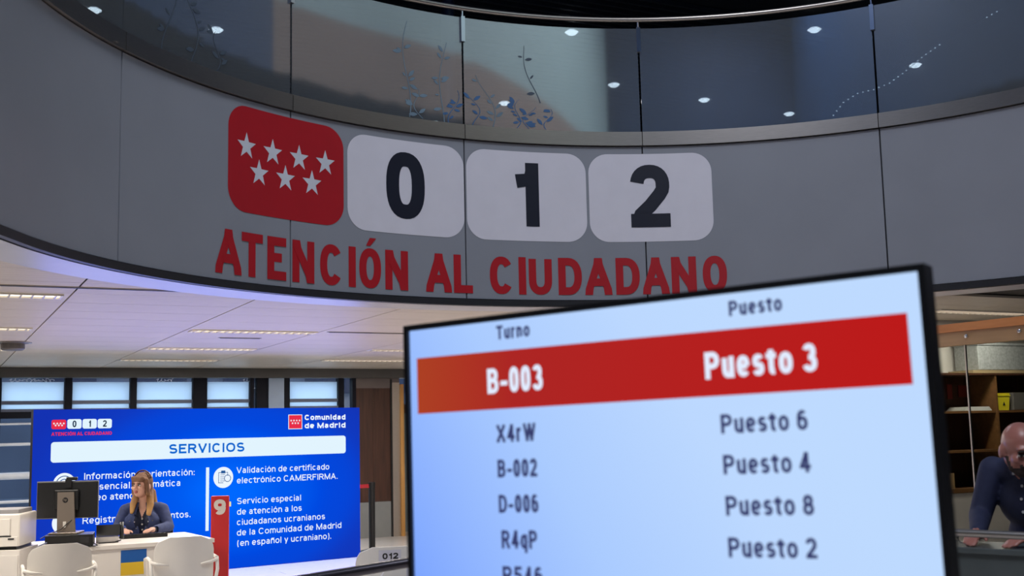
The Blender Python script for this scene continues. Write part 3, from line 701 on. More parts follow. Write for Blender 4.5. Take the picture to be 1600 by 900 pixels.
E_W = emit('led_white', (236, 246, 255), 1.0); E_BAR = emit('led_bar_white', (226, 244, 254), 1.0); E_RED = emit('led_red', (232, 46, 74), 1); E_BLUE = emit('led_text_blue', (10, 104, 208), 1); E_DK = emit('led_dark', (18, 44, 70), 1)
flat_poly('title_bar', [rrect(.199, 4.003, 1.378, 1.612, .035)], L_, E_BAR, ls)
L1 = lambda x, y, l=0: L_(x, y, 1+l*.5)
def ledt(s, x0, x1, z, H, wt, m): text('screen_text', s, H, wt, lambda a, b_, l: L1(x0+a, z+b_, l), m, ls, width=x1-x0)
ledt('SERVICIOS', 1.583, 2.557, 1.440, .115, .0235, E_BLUE)
Wt = .0112
for s, x0, x1, z in [('Información y orientación:', .578, 1.909, 1.171), ('presencial, telemática', .574, 1.732, 1.066-.018), ('vídeo atención.', .574, 1.34, .925), ('Registro de documentos.', .572, 1.863, .665),
                     ('Validación de certificado', 2.455, 3.755, 1.171), ('electrónico CAMERFIRMA.', 2.460, 3.879, 1.044), ('Servicio especial', 2.464, 3.345, .788), ('de atención a los', 2.464, 3.355, .656), ('ciudadanos ucranianos', 2.464, 3.69, .528), ('de la Comunidad de Madrid', 2.464, 3.931, .399), ('(en español y ucraniano).', 2.47, 3.781, .270)]:
    ledt(s, x0, x1, z, .076, Wt, E_W)
ledt('Comunidad', 3.397, 4.000, 1.825, .070, .0175, E_W); ledt('de Madrid', 3.397, 4.000, 1.718, .070, .0175, E_W)
flat_poly('divider_line', [[(2.055, .486), (2.096, .486), (2.096, 1.258), (2.055, 1.258)]], L_, E_BAR, ls)
lg = flat_poly('logo_tile', [rrect(.198, .362, 1.759, 1.867, .022)], L_, E_RED, ls)
def stars7(x0, x1, z0, z1, par):
    w = x1-x0; h = z1-z0
    pts = [(x0+w*(.17+.22*i), z0+h*.60) for i in range(4)]+[(x0+w*(.28+.22*i), z0+h*.40) for i in range(3)]
    for (a, b_) in pts:
        p = star(a, b_, w*.17, w*.17); flat_poly('star', [[p[i], p[(i+1) % 10], (a, b_)] for i in range(10)], L1, E_W, par)
stars7(.198, .362, 1.759, 1.867, lg)
for ch, a, b_ in (('0', .374, .536), ('1', .547, .711), ('2', .721, .886)):
    t_ = flat_poly('logo_tile', [rrect(a, b_, 1.761, 1.872, .024)], L_, E_BAR, ls)
    w = {'0': .044, '1': .028, '2': .044}[ch]
    text('digit', ch, .076, .0145, lambda x, y, l: L1((a+b_)/2-w/2+x, 1.779+y, l), E_DK, t_, width=w)
ledt('ATENCIÓN AL CIUDADANO', .200, .888, 1.684, .040, .0085, E_RED)
cm = flat_poly('emblem_square', [[(3.165, 1.710), (3.363, 1.710), (3.363, 1.899), (3.165, 1.899)]], L_, E_W, ls)
flat_poly('emblem_red', [[(3.173, 1.718), (3.355, 1.718), (3.355, 1.891), (3.173, 1.891)]], lambda x, y, l: L_(x, y, .5), E_RED, ls)
stars7(3.173, 3.355, 1.718, 1.891, cm)
def disc(cx, cz, r, name='icon_disc'): return flat_poly(name, [[(cx+r*cos(2*PI*i/40), cz+r*sin(2*PI*i/40)) for i in range(40)]], L_, E_W, ls)
def ring_l(cx, cz, r, w, par, a0=0, a1=360):
    n = 28; P = []
    for i in range(n):
        a, c = rad(a0+(a1-a0)*i/n), rad(a0+(a1-a0)*(i+1)/n)
        P.append([(cx+(r-w)*cos(a), cz+(r-w)*sin(a)), (cx+r*cos(a), cz+r*sin(a)), (cx+r*cos(c), cz+r*sin(c)), (cx+(r-w)*cos(c), cz+(r-w)*sin(c))])
    return flat_poly('icon_line', P, L1, E_DK2, par)
E_DK2 = emit('led_icon_blue', (40, 90, 150), 1)
def bars(par, rects): return flat_poly('icon_line', [[(a, c), (b_, c), (b_, d), (a, d)] for a, b_, c, d in rects], L1, E_DK2, par)
d_ = disc(2.281, 1.127, .130); x0, z0 = 2.281, 1.127
bars(d_, [(x0-.065, x0-.058, z0-.065, z0+.065), (x0-.065, x0+.0, z0-.068, z0-.061), (x0-.065, x0+.06, z0+.058, z0+.065), (x0+.053, x0+.06, z0+.02, z0+.065), (x0-.03, x0+.025, z0+.05, z0+.085)]+[(x0-.04, x0+.02, z0+.03-.025*i, z0+.036-.025*i) for i in range(4)])
ring_l(x0+.055, z0-.012, .045, .008, d_)
d_ = disc(.357, 1.131, .126); ring_l(.357, 1.131, .095, .010, d_, 20, 160); ring_l(.357, 1.131, .06, .010, d_)
d_ = disc(.357, .690, .126); bars(d_, [(.30, .41, .73, .738), (.30, .41, .70, .708), (.30, .41, .67, .678)])
flat_poly('icon_flag', [[(2.30, .765), (2.385, .765), (2.385, .825), (2.30, .825)]], L_, emit('led_flag_yellow', (240, 226, 170), 1), ls)

# ================================================================== RECEPTION DESK AREA
DA = math.atan2(.523, .852); D0 = Vector((-3.498, 9.691, 0)); dd = Vector((.852, .523, 0)); de = Vector((-.523, .852, 0))
def D(s, t, z=0): return D0+dd*s+de*t+Vector((0, 0, z))
dk = empty('reception_desk', D(0, 0), DA, 'white reception desk with a blue and yellow flag sticker', 'desk')
MB().bbox(-.35, 1.02, 0, .92, .715, .75).build('desk_top', M_WHITE, dk, bevel=.004)
MB().bbox(-.33, 1.0, .02, .05, .02, .712).build('front_panel', M_WHITE, dk)
MB().bbox(-.33, -.295, .05, .90, 0, .714).build('side_panel', M_WHITE, dk); MB().bbox(.965, 1.0, .05, .90, 0, .714).build('side_panel', M_WHITE, dk)
fgp = MB().bbox(.235, .445, .0165, .0195, .495, .70).build('flag_sticker', mat('flag_blue', (0, 88, 170), .5, var=.02), dk); fgp['label'] = 'blue and yellow flag'
MB().bbox(.235, .445, .0145, .0165, .495, .598).build('yellow_stripe', mat('flag_yellow', (226, 186, 40), .5, var=.02), fgp)

# monitor on a flat computer
t = empty('desktop_computer', D(-.14, .17, .75), DA-.25, 'flat black desktop computer under the monitor', 'computer')
MB().box((0, 0, .055), (.37, .30, .095)).build('case', M_BLACK, t, bevel=.004)
for x in (-.15, .15):
    for y in (-.11, .11): MB().lathe([(.012, 0), (.012, .008)], (x, y, 0), 8).build('foot', M_BLACK, t)
MB().box((.12, -.152, .06), (.07, .006, .05)).build('port_plate', M_DARK, t)
MB().tube([(-.17, -.15, .05), (-.22, -.19, .03), (-.24, -.17, .008), (-.22, -.1, .008)], .006, 6).build('cable', mat('grey_cable', (120, 128, 160), .5), t)
MB().tube([(.17, -.14, .04), (.22, -.14, .01), (.20, -.15, .005), (.17, -.150, .005)], .004, 6).build('cable', M_BLACK, t)
mo = empty('monitor', D(-.16, .24, .853), .10, 'black computer monitor seen from behind on a silver stand', 'monitor')
MB().bbox(-.245, .245, -.0, .018, .125, .425).build('back_shell', M_BLACK, mo, bevel=.006)
MB().bbox(-.25, .25, .016, .028, .12, .43).build('bezel', mat('silver_edge', (150, 150, 156), .4), mo)
MB().bbox(-.10, .10, -.03, 0, .19, .36).build('back_bulge', M_BLACK, mo, bevel=.01)
stn = MB().add([(-.066, -.048, .34), (.066, -.048, .34), (.085, -.060, .015), (-.06, -.060, .015), (-.066, -.03, .34), (.066, -.03, .34), (.085, -.035, .015), (-.06, -.035, .015)], [(0, 1, 2, 3), (4, 7, 6, 5), (0, 4, 5, 1), (3, 2, 6, 7), (0, 3, 7, 4), (1, 5, 6, 2)]).build('stand', mat('taupe_metal', (150, 138, 128), .35, .6, var=.04), mo)
MB().bbox(-.11, .12, -.12, .10, 0, .014).build('stand_foot', mat('taupe_metal'), mo, bevel=.004)
b = MB(); b.lathe([(.022, 0), (.022, .002)], (0, 0, 0), 24); b.v = [Vector((v.x, -.0510-v.z, v.y+.275)) for v in b.v]; lgo = b.build('round_logo', M_BLACK, stn)
def lgf(x, y, l): return Vector((-.0135+x, -.0535-.0003*l, .264+y))
text('logo_letters', 'hp', .021, .0034, lambda x, y, l: lgf(x, y+.003, l), mat('taupe_metal'), lgo, width=.025)
MB().box((.0, -.058, .075), (.025, .01, .05)).build('cable_clip', M_WPLAST, mo)
MB().tube([(.08, -.04, .13), (.03, -.07, .09), (-.02, -.08, .04), (-.12, -.10, .0), (-.17, -.13, -.03)], .004, 6).build('cable', M_BLACK, mo)
t = empty('webcam', mo.location+Vector((.0, .01, .43)), .10, 'small black webcam clipped on top of the monitor', 'webcam')
MB().box((.03, .01, .018), (.09, .03, .028)).build('body', M_BLACK, t, bevel=.006); MB().box((.01, -.022, -.02), (.05, .012, .07)).build('clip', M_BLACK, t); MB().lathe([(.010, 0), (.010, .008)], (.03, .02, .018), 10).build('lens', M_DARK, t)
# desk phone on papers, keyboard
t = empty('desk_phone', D(.195, .30, .75), DA-.2, 'dark desk phone on a pale base beside the keyboard', 'telephone')
MB().add([(-.10, -.06, 0), (.08, -.06, 0), (.08, .08, 0), (-.10, .08, 0), (-.10, -.06, .05), (.08, -.06, .05), (.08, .08, .06), (-.10, .08, .06)], [(0, 3, 2, 1), (4, 5, 6, 7), (0, 1, 5, 4), (1, 2, 6, 5), (2, 3, 7, 6), (3, 0, 4, 7)]).build('base', mat('pale_grey_plastic', (196, 190, 186), .5), t)
MB().add([(-.10, -.05, .06), (.09, -.05, .06), (.09, .02, .062), (-.10, .02, .062), (-.10, -.015, .15), (.09, -.015, .15), (.09, .03, .145), (-.10, .03, .145)], [(0, 3, 2, 1), (4, 5, 6, 7), (0, 1, 5, 4), (1, 2, 6, 5), (2, 3, 7, 6), (3, 0, 4, 7)]).build('body', M_BLACK, t)
MB().tube([(.105, -.03, .03), (.108, -.02, .10), (.105, .01, .16)], [.02, .014, .02], 8).build('handset', M_BLACK, t, smooth=True)
MB().tube([(.10, -.05, .02), (.05, -.075, .006), (-.08, -.08, .004)], .005, 6).build('cord', M_BLACK, t)
t = empty('keyboard', D(.56, .60, .75), DA-.12, 'black keyboard under the hands of the woman', 'keyboard')
MB().add([(-.2, -.07, 0), (.2, -.07, 0), (.2, .07, 0), (-.2, .07, 0), (-.2, -.07, .03), (.2, -.07, .03), (.2, .07, .014), (-.2, .07, .014)], [(0, 3, 2, 1), (4, 5, 6, 7), (0, 1, 5, 4), (1, 2, 6, 5), (2, 3, 7, 6), (3, 0, 4, 7)]).build('body', M_BLACK, t)
kk = None
for r_ in range(4):
    for c_ in range(14):
        if kk is None: kk = MB().box((0, 0, 0), (.022, .024, .008)).build('key', mat('key_grey', (44, 44, 46), .5), t); o = kk
        else: o = kk.copy(); COL.objects.link(o)
        o.parent = t; o.location = (-.182+.028*c_, -.045+.030*r_, .031-.0034*r_)
# printer on a cabinet
pr_rz = .12; pc = Vector((-4.175, 9.42, 0))
t = empty('printer_cabinet', pc, pr_rz, 'white cabinet carrying the printer at the left edge', 'cabinet')
MB().box((0, 0, .39), (.52, .50, .78)).build('body', M_WHITE, t, bevel=.004); MB().box((-.0, -.255, .38), (.50, .012, .72)).build('door', M_WHITE, t, bevel=.003)
MB().lathe([(.008, 0), (.012, .02)], (.2, -.27, .5), 8).build('knob', M_STEEL, t)
t = empty('printer', pc+Vector((0, 0, .78)), pr_rz, 'white office printer on the cabinet left of the monitor', 'printer')
MB().box((0, 0, .15), (.50, .46, .25)).build('body', M_WPLAST, t, bevel=.012); MB().box((0, 0, .012), (.44, .40, .024)).build('foot', M_DARK, t)
MB().box((-.02, -.236, .175), (.40, .012, .13)).build('front_cover', M_WPLAST, t, bevel=.004); MB().box((0, -.236, .065), (.48, .012, .075)).build('paper_tray', M_WPLAST, t, bevel=.004)
MB().box((.19, -.245, .085), (.045, .006, .010)).build('tray_mark', M_BLACK, t); MB().box((-.02, -.243, .106), (.42, .004, .008)).build('slot', M_DARK, t)
b = MB().lathe([(.018, 0), (.018, .003)], (0, 0, 0), 20); b.v = [Vector((v.x-.17, -.242-v.z, v.y+.185)) for v in b.v]; b.build('round_logo', mat('printer_logo_grey', (120, 122, 128), .5), t)
MB().box((.0, .02, .29), (.44, .36, .035)).build('top_tray', mat('grey_plastic', (150, 148, 150), .5), t, bevel=.004)
t = empty('folded_tripod', (-5.95, 13.2, 0), .4, 'pair of thin black poles crossing left of the blue screen', 'stand')
MB().tube([(-.09, 0, 0), (.05, .02, 1.62)], .022, 8).build('leg', M_BLACK, t); MB().tube([(.07, 0, 0), (-.10, -.02, 1.62)], .018, 8).build('leg', M_BLACK, t); MB().tube([(0, .12, 0), (-.01, -.0, 1.1)], .018, 8).build('leg', M_BLACK, t)
MB().box((0, 0, .95), (.07, .06, .10)).build('clamp', M_BLACK, t)
# red post with the desk number
t = empty('desk_number_post', D(1.135, .22), .10, 'red upright post with a white number 9 beside the desk', 'post')
MB().bbox(-.078, .078, -.02, .02, 0, 1.10).build('post', mat('red_post_paint', (206, 38, 42), .45, var=.03), t, bevel=.006)
text('number', '9', .135, .036, lambda x, y, l: Vector((-.052+x, -.0215-.0006*l, .935+y)), mat('number_white', (226, 218, 212), .5), t, width=.105)
MB().box((0, 0, .006), (.19, .22, .012)).build('base', M_DARK, t)

# chairs
def shell_pts(s, w, z0, z1, zr, bow, y0, tilt, n=14, m_=10):
    pass
def make_chair(name, loc, rz, label, sticker=False):
    t = empty(name, loc, rz, label, 'chair', 'white plastic chairs')
    # local: the sitter faces +y; the backrest is at y = -.22
    b = MB(); nx, nz = 14, 10; hw_, zt, zb = .225, .86, .50; front = []; back = []
    def prof(i, j, off):
        k = -1+2*i/nx; z = zb+(zt-zb)*j/nz
        rr = .11; edge = hw_
        if z > zt-rr: edge = hw_-rr+math.sqrt(max(0, rr*rr-(z-zt+rr)**2))
        x = k*edge; y = -.235+.06*(x/hw_)**2-.10*(z-zb)+off
        return Vector((x, y, z))
    vs = [prof(i, j, 0) for i in range(nx+1) for j in range(nz+1)]+[prof(i, j, .014) for i in range(nx+1) for j in range(nz+1)]
    q = (nx+1)*(nz+1); fs = []; A_ = lambda i, j: i*(nz+1)+j
    for i in range(nx):
        for j in range(nz): fs.append((A_(i, j), A_(i+1, j), A_(i+1, j+1), A_(i, j+1))); fs.append((q+A_(i, j), q+A_(i, j+1), q+A_(i+1, j+1), q+A_(i+1, j)))
    for i in range(nx):
        for j in (0, nz): fs.append((A_(i, j), A_(i+1, j), q+A_(i+1, j), q+A_(i, j)))
    for j in range(nz):
        for i in (0, nx): fs.append((A_(i, j), A_(i, j+1), q+A_(i, j+1), q+A_(i, j)))
    bk = b.add(vs, fs).build('backrest', M_WPLAST, t, smooth='auto')
    MB().prism(rrect(-.225, .225, -.20, .23, .06), .44, .462, lambda x, y, d: (x, y, d)).build('seat', M_WPLAST, t)
    for sx in (-1, 1):
        MB().tube([(sx*.225, .19, .44), (sx*.245, .24, 0)], .013, 8).build('leg', M_WPLAST, t); MB().tube([(sx*.225, -.18, .44), (sx*.245, -.26, 0)], .013, 8).build('leg', M_WPLAST, t)
        MB().tube([(sx*.225, -.20, .44), (sx*.248, -.235, .60), (sx*.25, -.20, .685), (sx*.25, .0, .69), (sx*.245, .16, .67), (sx*.23, .19, .45)], .014, 8).build('armrest', M_WPLAST, t, smooth=True)
        MB().tube([(sx*.25, -.215, .675), (sx*.20, -.232, .66), (sx*.12, -.250, .65)], [.014, .012, .006], 8).build('back_brace', M_WPLAST, t, smooth=True)
    if sticker:
        def sp(x, y, l): 
            xx = x; z = .780+y; return Vector((xx, -.235+.06*(xx/.225)**2-.10*(z-.50)-.002-.0006*l, z))
        st = MB(); st.add([sp(-.075+.03*i, -.02+.08*j, 0) for j in (0, 1) for i in range(6)], [(i, i+1, i+7, i+6) for i in range(5)]); st.build('sticker', mat('sticker_grey', (214, 210, 220), .5), t)
        text('number', '012', .040, .0095, lambda x, y, l: sp(-.050+x, y, 1+l), M_BLACK, t, width=.105)
    return t
make_chair('white_chair', (-3.49, 8.96, 0), DA-.12, 'white plastic chair in front of the monitor side of the desk')
make_chair('white_chair', (-2.67, 9.33, 0), DA-.12, 'white plastic chair in front of the desk beside the red post')
make_chair('white_chair', (-.915, 8.16, 0), .22, 'white chair with 012 sticker, higher of the two beside the queue display', True)
make_chair('white_chair', (-.63, 7.08, 0), .22, 'white chair with 012 sticker half hidden by the queue display, nearer one', True)

# barrier post with red belt
t = empty('barrier_post', (-2.03, 16.44, 0), LAng, 'black queue barrier post with red belt right of the blue screen', 'barrier')
MB().tube([(0, 0, .01), (0, 0, .94)], .045, 14).build('post', M_BLACK, t, smooth='auto'); MB().lathe([(.18, 0), (.18, .015), (.06, .04)], n=24).build('base', M_BLACK, t); MB().tube([(0, 0, .90), (0, 0, .955)], .05, 14).build('head', M_BLACK, t)
MB().box((-.62, 0, .905), (1.16, .006, .05)).build('belt', mat('red_belt', (176, 30, 44), .6), t)
t2_ = empty('barrier_post', (-3.05, 15.67, 0), LAng, 'black barrier post hidden behind the blue screen', 'barrier')
MB().tube([(0, 0, .01), (0, 0, .94)], .045, 14).build('post', M_BLACK, t2_); MB().lathe([(.18, 0), (.18, .015), (.06, .04)], n=24).build('base', M_BLACK, t2_)

# handrails
M_RAILD = mat('dark_handrail', (92, 88, 96), .25, .8, var=.06)
t = empty('dark_handrail', (-.99, 5.44, 0), 0, 'dark handrail rising at the bottom left of the queue display', 'railing')
MB().tube([(-.35, -.52, .95), (0, 0, .95), (.45, .66, .95), (1.3, 1.9, .95)], .026, 12).build('rail', M_RAILD, t, smooth='auto')
for p in ((-.3, -.45), (.9, 1.32)): MB().tube([(p[0], p[1], 0), (p[0], p[1], .94)], .018, 10).build('post', M_RAILD, t)

# ================================================================== RIGHT SIDE: counter, partition, shelves
CA = math.atan2(-.667, .745)
t = empty('standing_counter', (1.93, 5.14, 0), CA, 'dark grey glossy counter the bald man leans on', 'counter')
M_CTR = mat('dark_grey_gloss', (88, 94, 94), .22, var=.08)
MB().bbox(-.9, 1.3, 0, .30, 1.035, 1.06).build('counter_top', M_CTR, t, bevel=.003); MB().bbox(-.88, 1.28, .015, .04, 0, 1.034).build('front_panel', M_CTR, t)
for x in (-.87, 1.25): MB().bbox(x, x+.03, .04, .28, 0, 1.034).build('side_panel', M_CTR, t)
t = empty('counter_rail', (1.847, 5.0, 0), CA, 'slim grey metal rail in front of the bald man', 'railing')
MB().tube([(-.8, 0, 1.137), (.0, 0, 1.137), (1.3, 0, 1.130)], .016, 12).build('rail', M_STEEL, t, smooth='auto')
for x in (-.7, 1.2): MB().tube([(x, 0, 0), (x, 0, 1.13)], .014, 8).build('post', M_STEEL, t)

SA = Vector((4.17, 11.47, 0)); shl = empty('shelf_unit', SA, BA, 'dark wooden open shelf unit behind the bald man', 'shelf')
M_SHW = wood('dark_shelf_wood', (54, 31, 19), (74, 45, 29), (8, 8, .6)); M_SHL = wood('shelf_edge_wood', (98, 66, 36), (118, 82, 48), (.6, 8, 8))
MB().bbox(0, 3.3, .33, .35, .95, 2.07).build('back_panel', M_SHW, shl)
for i in range(5): MB().bbox(.82*i, .82*i+.025, 0, .33, .95, 2.07).build('upright', M_SHL, shl)
for z in (1.69, 1.30):
    for i in range(4): MB().bbox(.025+.82*i, .82+.82*i, .01, .33, z, z+.022).build('shelf_board', M_SHL, shl)
MB().bbox(0, 3.305, -.01, .35, 2.07, 2.09).build('top_board', M_SHW, shl); MB().bbox(0, 3.305, -.01, .35, .91, .95).build('bottom_board', M_SHL, shl)
for (x, z, w, h) in [(.16, 1.87, .18, .09), (.49, 1.84, .07, .15), (.65, 1.86, .12, .12), (1.03, 1.86, .14, .13), (.27, 1.46, .16, .08)]:
    MB().bbox(x, x+w, .322, .329, z, z+h).build('red_print', mat('faded_red_print', (112, 34, 26), .6), shl)
MB().bbox(0, 3.3, .0, .35, 0, .905).build('lower_cabinet', mat('off_white_cabinet', (196, 188, 180), .5), shl)
def SP(a, b, z): return SA+U*a+V*b+Vector((0, 0, z))
t = empty('yellow_box', SP(.98, .12, 1.713), BA, 'bright yellow box on the upper shelf', 'box')
MB().add([(-.075, -.07, 0), (.075, -.07, 0), (.075, .07, 0), (-.075, .07, 0), (-.09, -.08, .175), (.09, -.08, .175), (.09, .08, .175), (-.09, .08, .175)], [(0, 3, 2, 1), (4, 5, 6, 7), (0, 1, 5, 4), (1, 2, 6, 5), (2, 3, 7, 6), (3, 0, 4, 7)]).build('body', mat('yellow_card', (222, 206, 40), .5), t)
MB().bbox(-.092, .092, -.084, .084, .145, .156).build('rim', mat('yellow_card'), t)
MB().add([(0, -.0785, .09), (.018, -.0765, .05), (-.018, -.0765, .05)], [(0, 1, 2)]).build('mark', M_BLACK, t)
gb = tag(MB().bbox(-.12, .12, -.10, .10, 0, .18).build('grey_box', mat('grey_card', (96, 92, 86), .6), bevel=.004, loc=SP(1.24, .14, 1.713)), 'grey box beside the yellow box on the upper shelf', 'box'); gb.rotation_euler = (0, 0, BA)
ps = empty('paper_stack', SP(.57, .13, 1.713), BA, 'pale stack of papers on the upper shelf', 'papers')
for i in range(5): MB().bbox(-.19+.010*i, .20-.008*i, -.11, .12, .008*i, .008*i+.0075).build('sheet', mat('paper', (206, 206, 200), .6), ps)
cb = tag(MB().bbox(-.06, .06, -.05, .05, 0, .15).build('cardboard_box', mat('cardboard', (152, 122, 82), .7), bevel=.003, loc=SP(.13, .08, .951)), 'small cardboard box on the lowest shelf at the left end', 'box'); cb.rotation_euler = (0, 0, BA)
bd = tag(MB().bbox(-.55, 2.1, -.14, .18, 0, .03).build('wooden_board', wood('pale_board', (150, 130, 96), (168, 148, 112), (1, 8, 8)), loc=SP(1.08, .15, 2.091)), 'pale board lying on top of the shelf unit', 'board'); bd.rotation_euler = (0, 0, BA)
t = empty('metal_storage_box', SP(1.08, .15, 2.122), BA, 'speckled grey metal box on top of the shelf unit', 'box')
MB().bbox(-.45, 1.4, -.13, .18, 0.0, .27).build('body', mat('galvanised', (150, 152, 150), .6, 0, var=.2, scale=40), t, bevel=.01); MB().bbox(-.46, 1.41, -.14, .19, .255, .28).build('lid', mat('galvanised'), t)
wr = MB().bbox(-1.3, 5.6, .37, .47, 0, 2.66).build('wall_inner', mat('plain_white_wall', (205, 200, 192), .6)); wr.location = SA; wr.rotation_euler = (0, 0, BA); structure(wr, 'off white wall behind the shelf unit')

# glazed partition with wooden head beam
PA = math.atan2(-.855, .518); P0 = Vector((2.95, 10.44, 0))
pt = empty('glazed_partition', P0, PA, 'glass partition with an orange wooden head beam right of the queue display', 'partition')
M_ORW = wood('orange_wood', (196, 122, 64), (212, 140, 82), (.6, 8, 8)); M_TAN = wood('tan_wood', (160, 124, 84), (176, 138, 96), (.6, 8, 8))
MB().bbox(0, 3.5, -.04, .04, 2.328, 2.394).build('head_beam', M_ORW, pt); MB().bbox(0, 3.5, -.02, .05, 2.216, 2.327).build('lower_beam', M_TAN, pt)
for i in range(3): MB().bbox(.055+1.27*i, 1.315+1.27*i if i < 2 else 3.43, -.005, .005, .04, 2.30).build('glass_panel', M_CLEARG, pt)
for i in range(7):
    b = MB().lathe([(.016, 0), (.016, .016), (.008, .022)], (0, 0, 0), 12); b.v = [Vector((v.x+.40+.48*i, -.021-v.z, v.y+2.285)) for v in b.v]; b.build('standoff', M_CHROME, pt)
MB().bbox(0, 3.5, -.02, .02, 0, .04).build('floor_channel', M_STEEL, pt); MB().bbox(1.315, 1.327, -.008, .008, .04, 2.216).build('edge_profile', M_STEEL, pt)
MB().bbox(0, .055, -.03, .03, .04, 2.32).build('post', M_ORW, pt); MB().bbox(3.43, 3.5, -.03, .03, .04, 2.32).build('post', M_ORW, pt)

# ================================================================== PEOPLE
def blob(prims, voxel, smooth=6, fac=.5):
    """one continuous surface grown over tapered capsules and ellipsoids"""
    bm = bmesh.new()
    for p in prims:
        if p[0] == 'c':
            _, a, b, ra, rb = p[:5]; a, b = Vector(a), Vector(b); n = 7
            ax = (b-a); L = ax.length; ax = ax.normalized() if L > 1e-6 else Vector((0, 0, 1)); q = Vector((0, 0, 1)).rotation_difference(ax)
            ret = bmesh.ops.create_uvsphere(bm, u_segments=16, v_segments=12, radius=1)
            for v in ret['verts']:
                up = v.co.z > 1e-4; eq = abs(v.co.z) <= 1e-4
                if up or eq: pass
                o = v.co.copy(); r = rb if up else ra
                v.co = (b if up else a)+q @ (o*r)
            # the equator belongs to the lower end; a second ring is supplied by a cone of spheres
            for k in range(1, n):
                f = k/n; r = ra+(rb-ra)*f; c = a.lerp(b, f)
                bmesh.ops.create_icosphere(bm, subdivisions=2, radius=r, matrix=Matrix.Translation(c))
        else:
            _, c, r = p[:3]; rot = p[3] if len(p) > 3 and p[3] is not None else Matrix.Identity(3)
            M = Matrix.Translation(Vector(c)) @ rot.to_4x4() @ Matrix.Diagonal((*r, 1))
            bmesh.ops.create_uvsphere(bm, u_segments=24, v_segments=16, radius=1, matrix=M)
    me = bpy.data.meshes.new('tmp'); bm.to_mesh(me); bm.free()
    ob = bpy.data.objects.new('tmp', me); COL.objects.link(ob)
    rm = ob.modifiers.new('r', 'REMESH'); rm.mode = 'VOXEL'; rm.voxel_size = voxel
    sm = ob.modifiers.new('s', 'SMOOTH'); sm.iterations = smooth; sm.factor = fac
    dg = bpy.context.evaluated_depsgraph_get(); out = bpy.data.meshes.new_from_object(ob.evaluated_get(dg))
    bpy.data.objects.remove(ob); bpy.data.meshes.remove(me)
    out.polygons.foreach_set('use_smooth', [True]*len(out.polygons))
    return out
def sdf(P, q):
    if q[0] == 'c':
        a, b = np.array(q[1], float), np.array(q[2], float); d = b-a; t = np.clip((P-a) @ d/max(d @ d, 1e-9), 0, 1)
        return np.linalg.norm(P-a-t[:, None]*d, axis=1)-(q[3]+(q[4]-q[3])*t)
    rot = np.array(q[3] if len(q) > 3 and q[3] is not None else Matrix.Identity(3)); r = np.array(q[2], float)
    return (np.linalg.norm(((P-np.array(q[1], float)) @ rot)/r, axis=1)-1)*r.min()
def skin_object(name, prims, mats, idx, parent, voxel=.008, smooth=5):
    """one mesh; each face takes the material slot of the nearest primitive"""
    me = blob(prims, voxel, smooth)
    me.materials.clear()
    for m in mats: me.materials.append(m)
    c = np.empty(len(me.polygons)*3); me.polygons.foreach_get('center', c); c = c.reshape(-1, 3)
    best = np.argmin(np.stack([sdf(c, q) for q in prims]), axis=0)
    me.polygons.foreach_set('material_index', [idx(int(i)) for i in best])
    o = bpy.data.objects.new(name, me); COL.objects.link(o); o.parent = parent
    return o
def front_y(o):
    """function (x, z) -> y of the front of a figure's mesh"""
    me = o.data; t = BVHTree.FromPolygons([v.co for v in me.vertices], [tuple(p.vertices) for p in me.polygons])
    def fn(x, z, default=-.12):
        h = t.ray_cast(Vector((x, -.24, z)), Vector((0, 1, 0)))
        return h[0].y if h[0] is not None else default
    return fn
def rotm(ax, deg): return Matrix.Rotation(rad(deg), 3, ax)
def hand(wrist, fdir, side, up=Vector((0, 0, 1)), curl=.5, s=1):
    """palm, four fingers and a thumb; fdir is where the fingers point, side the thumb side"""
    w = Vector(wrist); f = Vector(fdir).normalized(); sd = Vector(side).normalized(); up = Vector(up); P = []
    P.append(('c', w, w+f*.035*s, .024*s, .026*s))
    for k, (o_, L) in enumerate([(-.027, .060), (-.010, .075), (.009, .080), (.027, .072)]):
        kn = w+f*.075*s+sd*o_*s
        P.append(('c', w+f*.02*s+sd*o_*.6*s, kn, .014*s, .0115*s))
        d1_ = (f-up*curl*.5).normalized(); d2_ = (f-up*curl*1.5).normalized()
        m_ = kn+d1_*L*.5*s; P.append(('c', kn, m_, .0102*s, .0092*s)); P.append(('c', m_, m_+d2_*L*.5*s, .0092*s, .0075*s))
    th = w+f*.02*s+sd*.026*s; t1 = th+(f*.6+sd*.7-up*.15).normalized()*.040*s; t2 = t1+(f*.9+sd*.2-up*.3).normalized()*.032*s
    P.append(('c', th, t1, .0135*s, .0115*s)); P.append(('c', t1, t2, .011*s, .0085*s))
    return P
M_SKIN = mat('skin_light', (206, 158, 138), .5, var=.05, scale=20); M_SKIN2 = mat('skin_ruddy', (166, 108, 96), .34, var=.06, scale=15)
M_DENIM = mat('denim', (50, 62, 104), .8, var=.22, scale=28, bump=.3, bscale=200); M_BLOUSE = mat('navy_blouse', (14, 24, 52), .7, var=.1)
M_TROUS = mat('dark_trousers', (26, 28, 36), .8); M_SHIRT = mat('navy_shirt', (32, 38, 68), .8, var=.12, scale=12, bump=.4, bscale=10)
M_EYEW = mat('eye_white', (222, 214, 206), .3); M_IRIS = mat('iris_dark', (34, 24, 18), .3); M_LIP = mat('lips', (170, 92, 88), .45); M_BROW = mat('brow_brown', (84, 54, 36), .8)
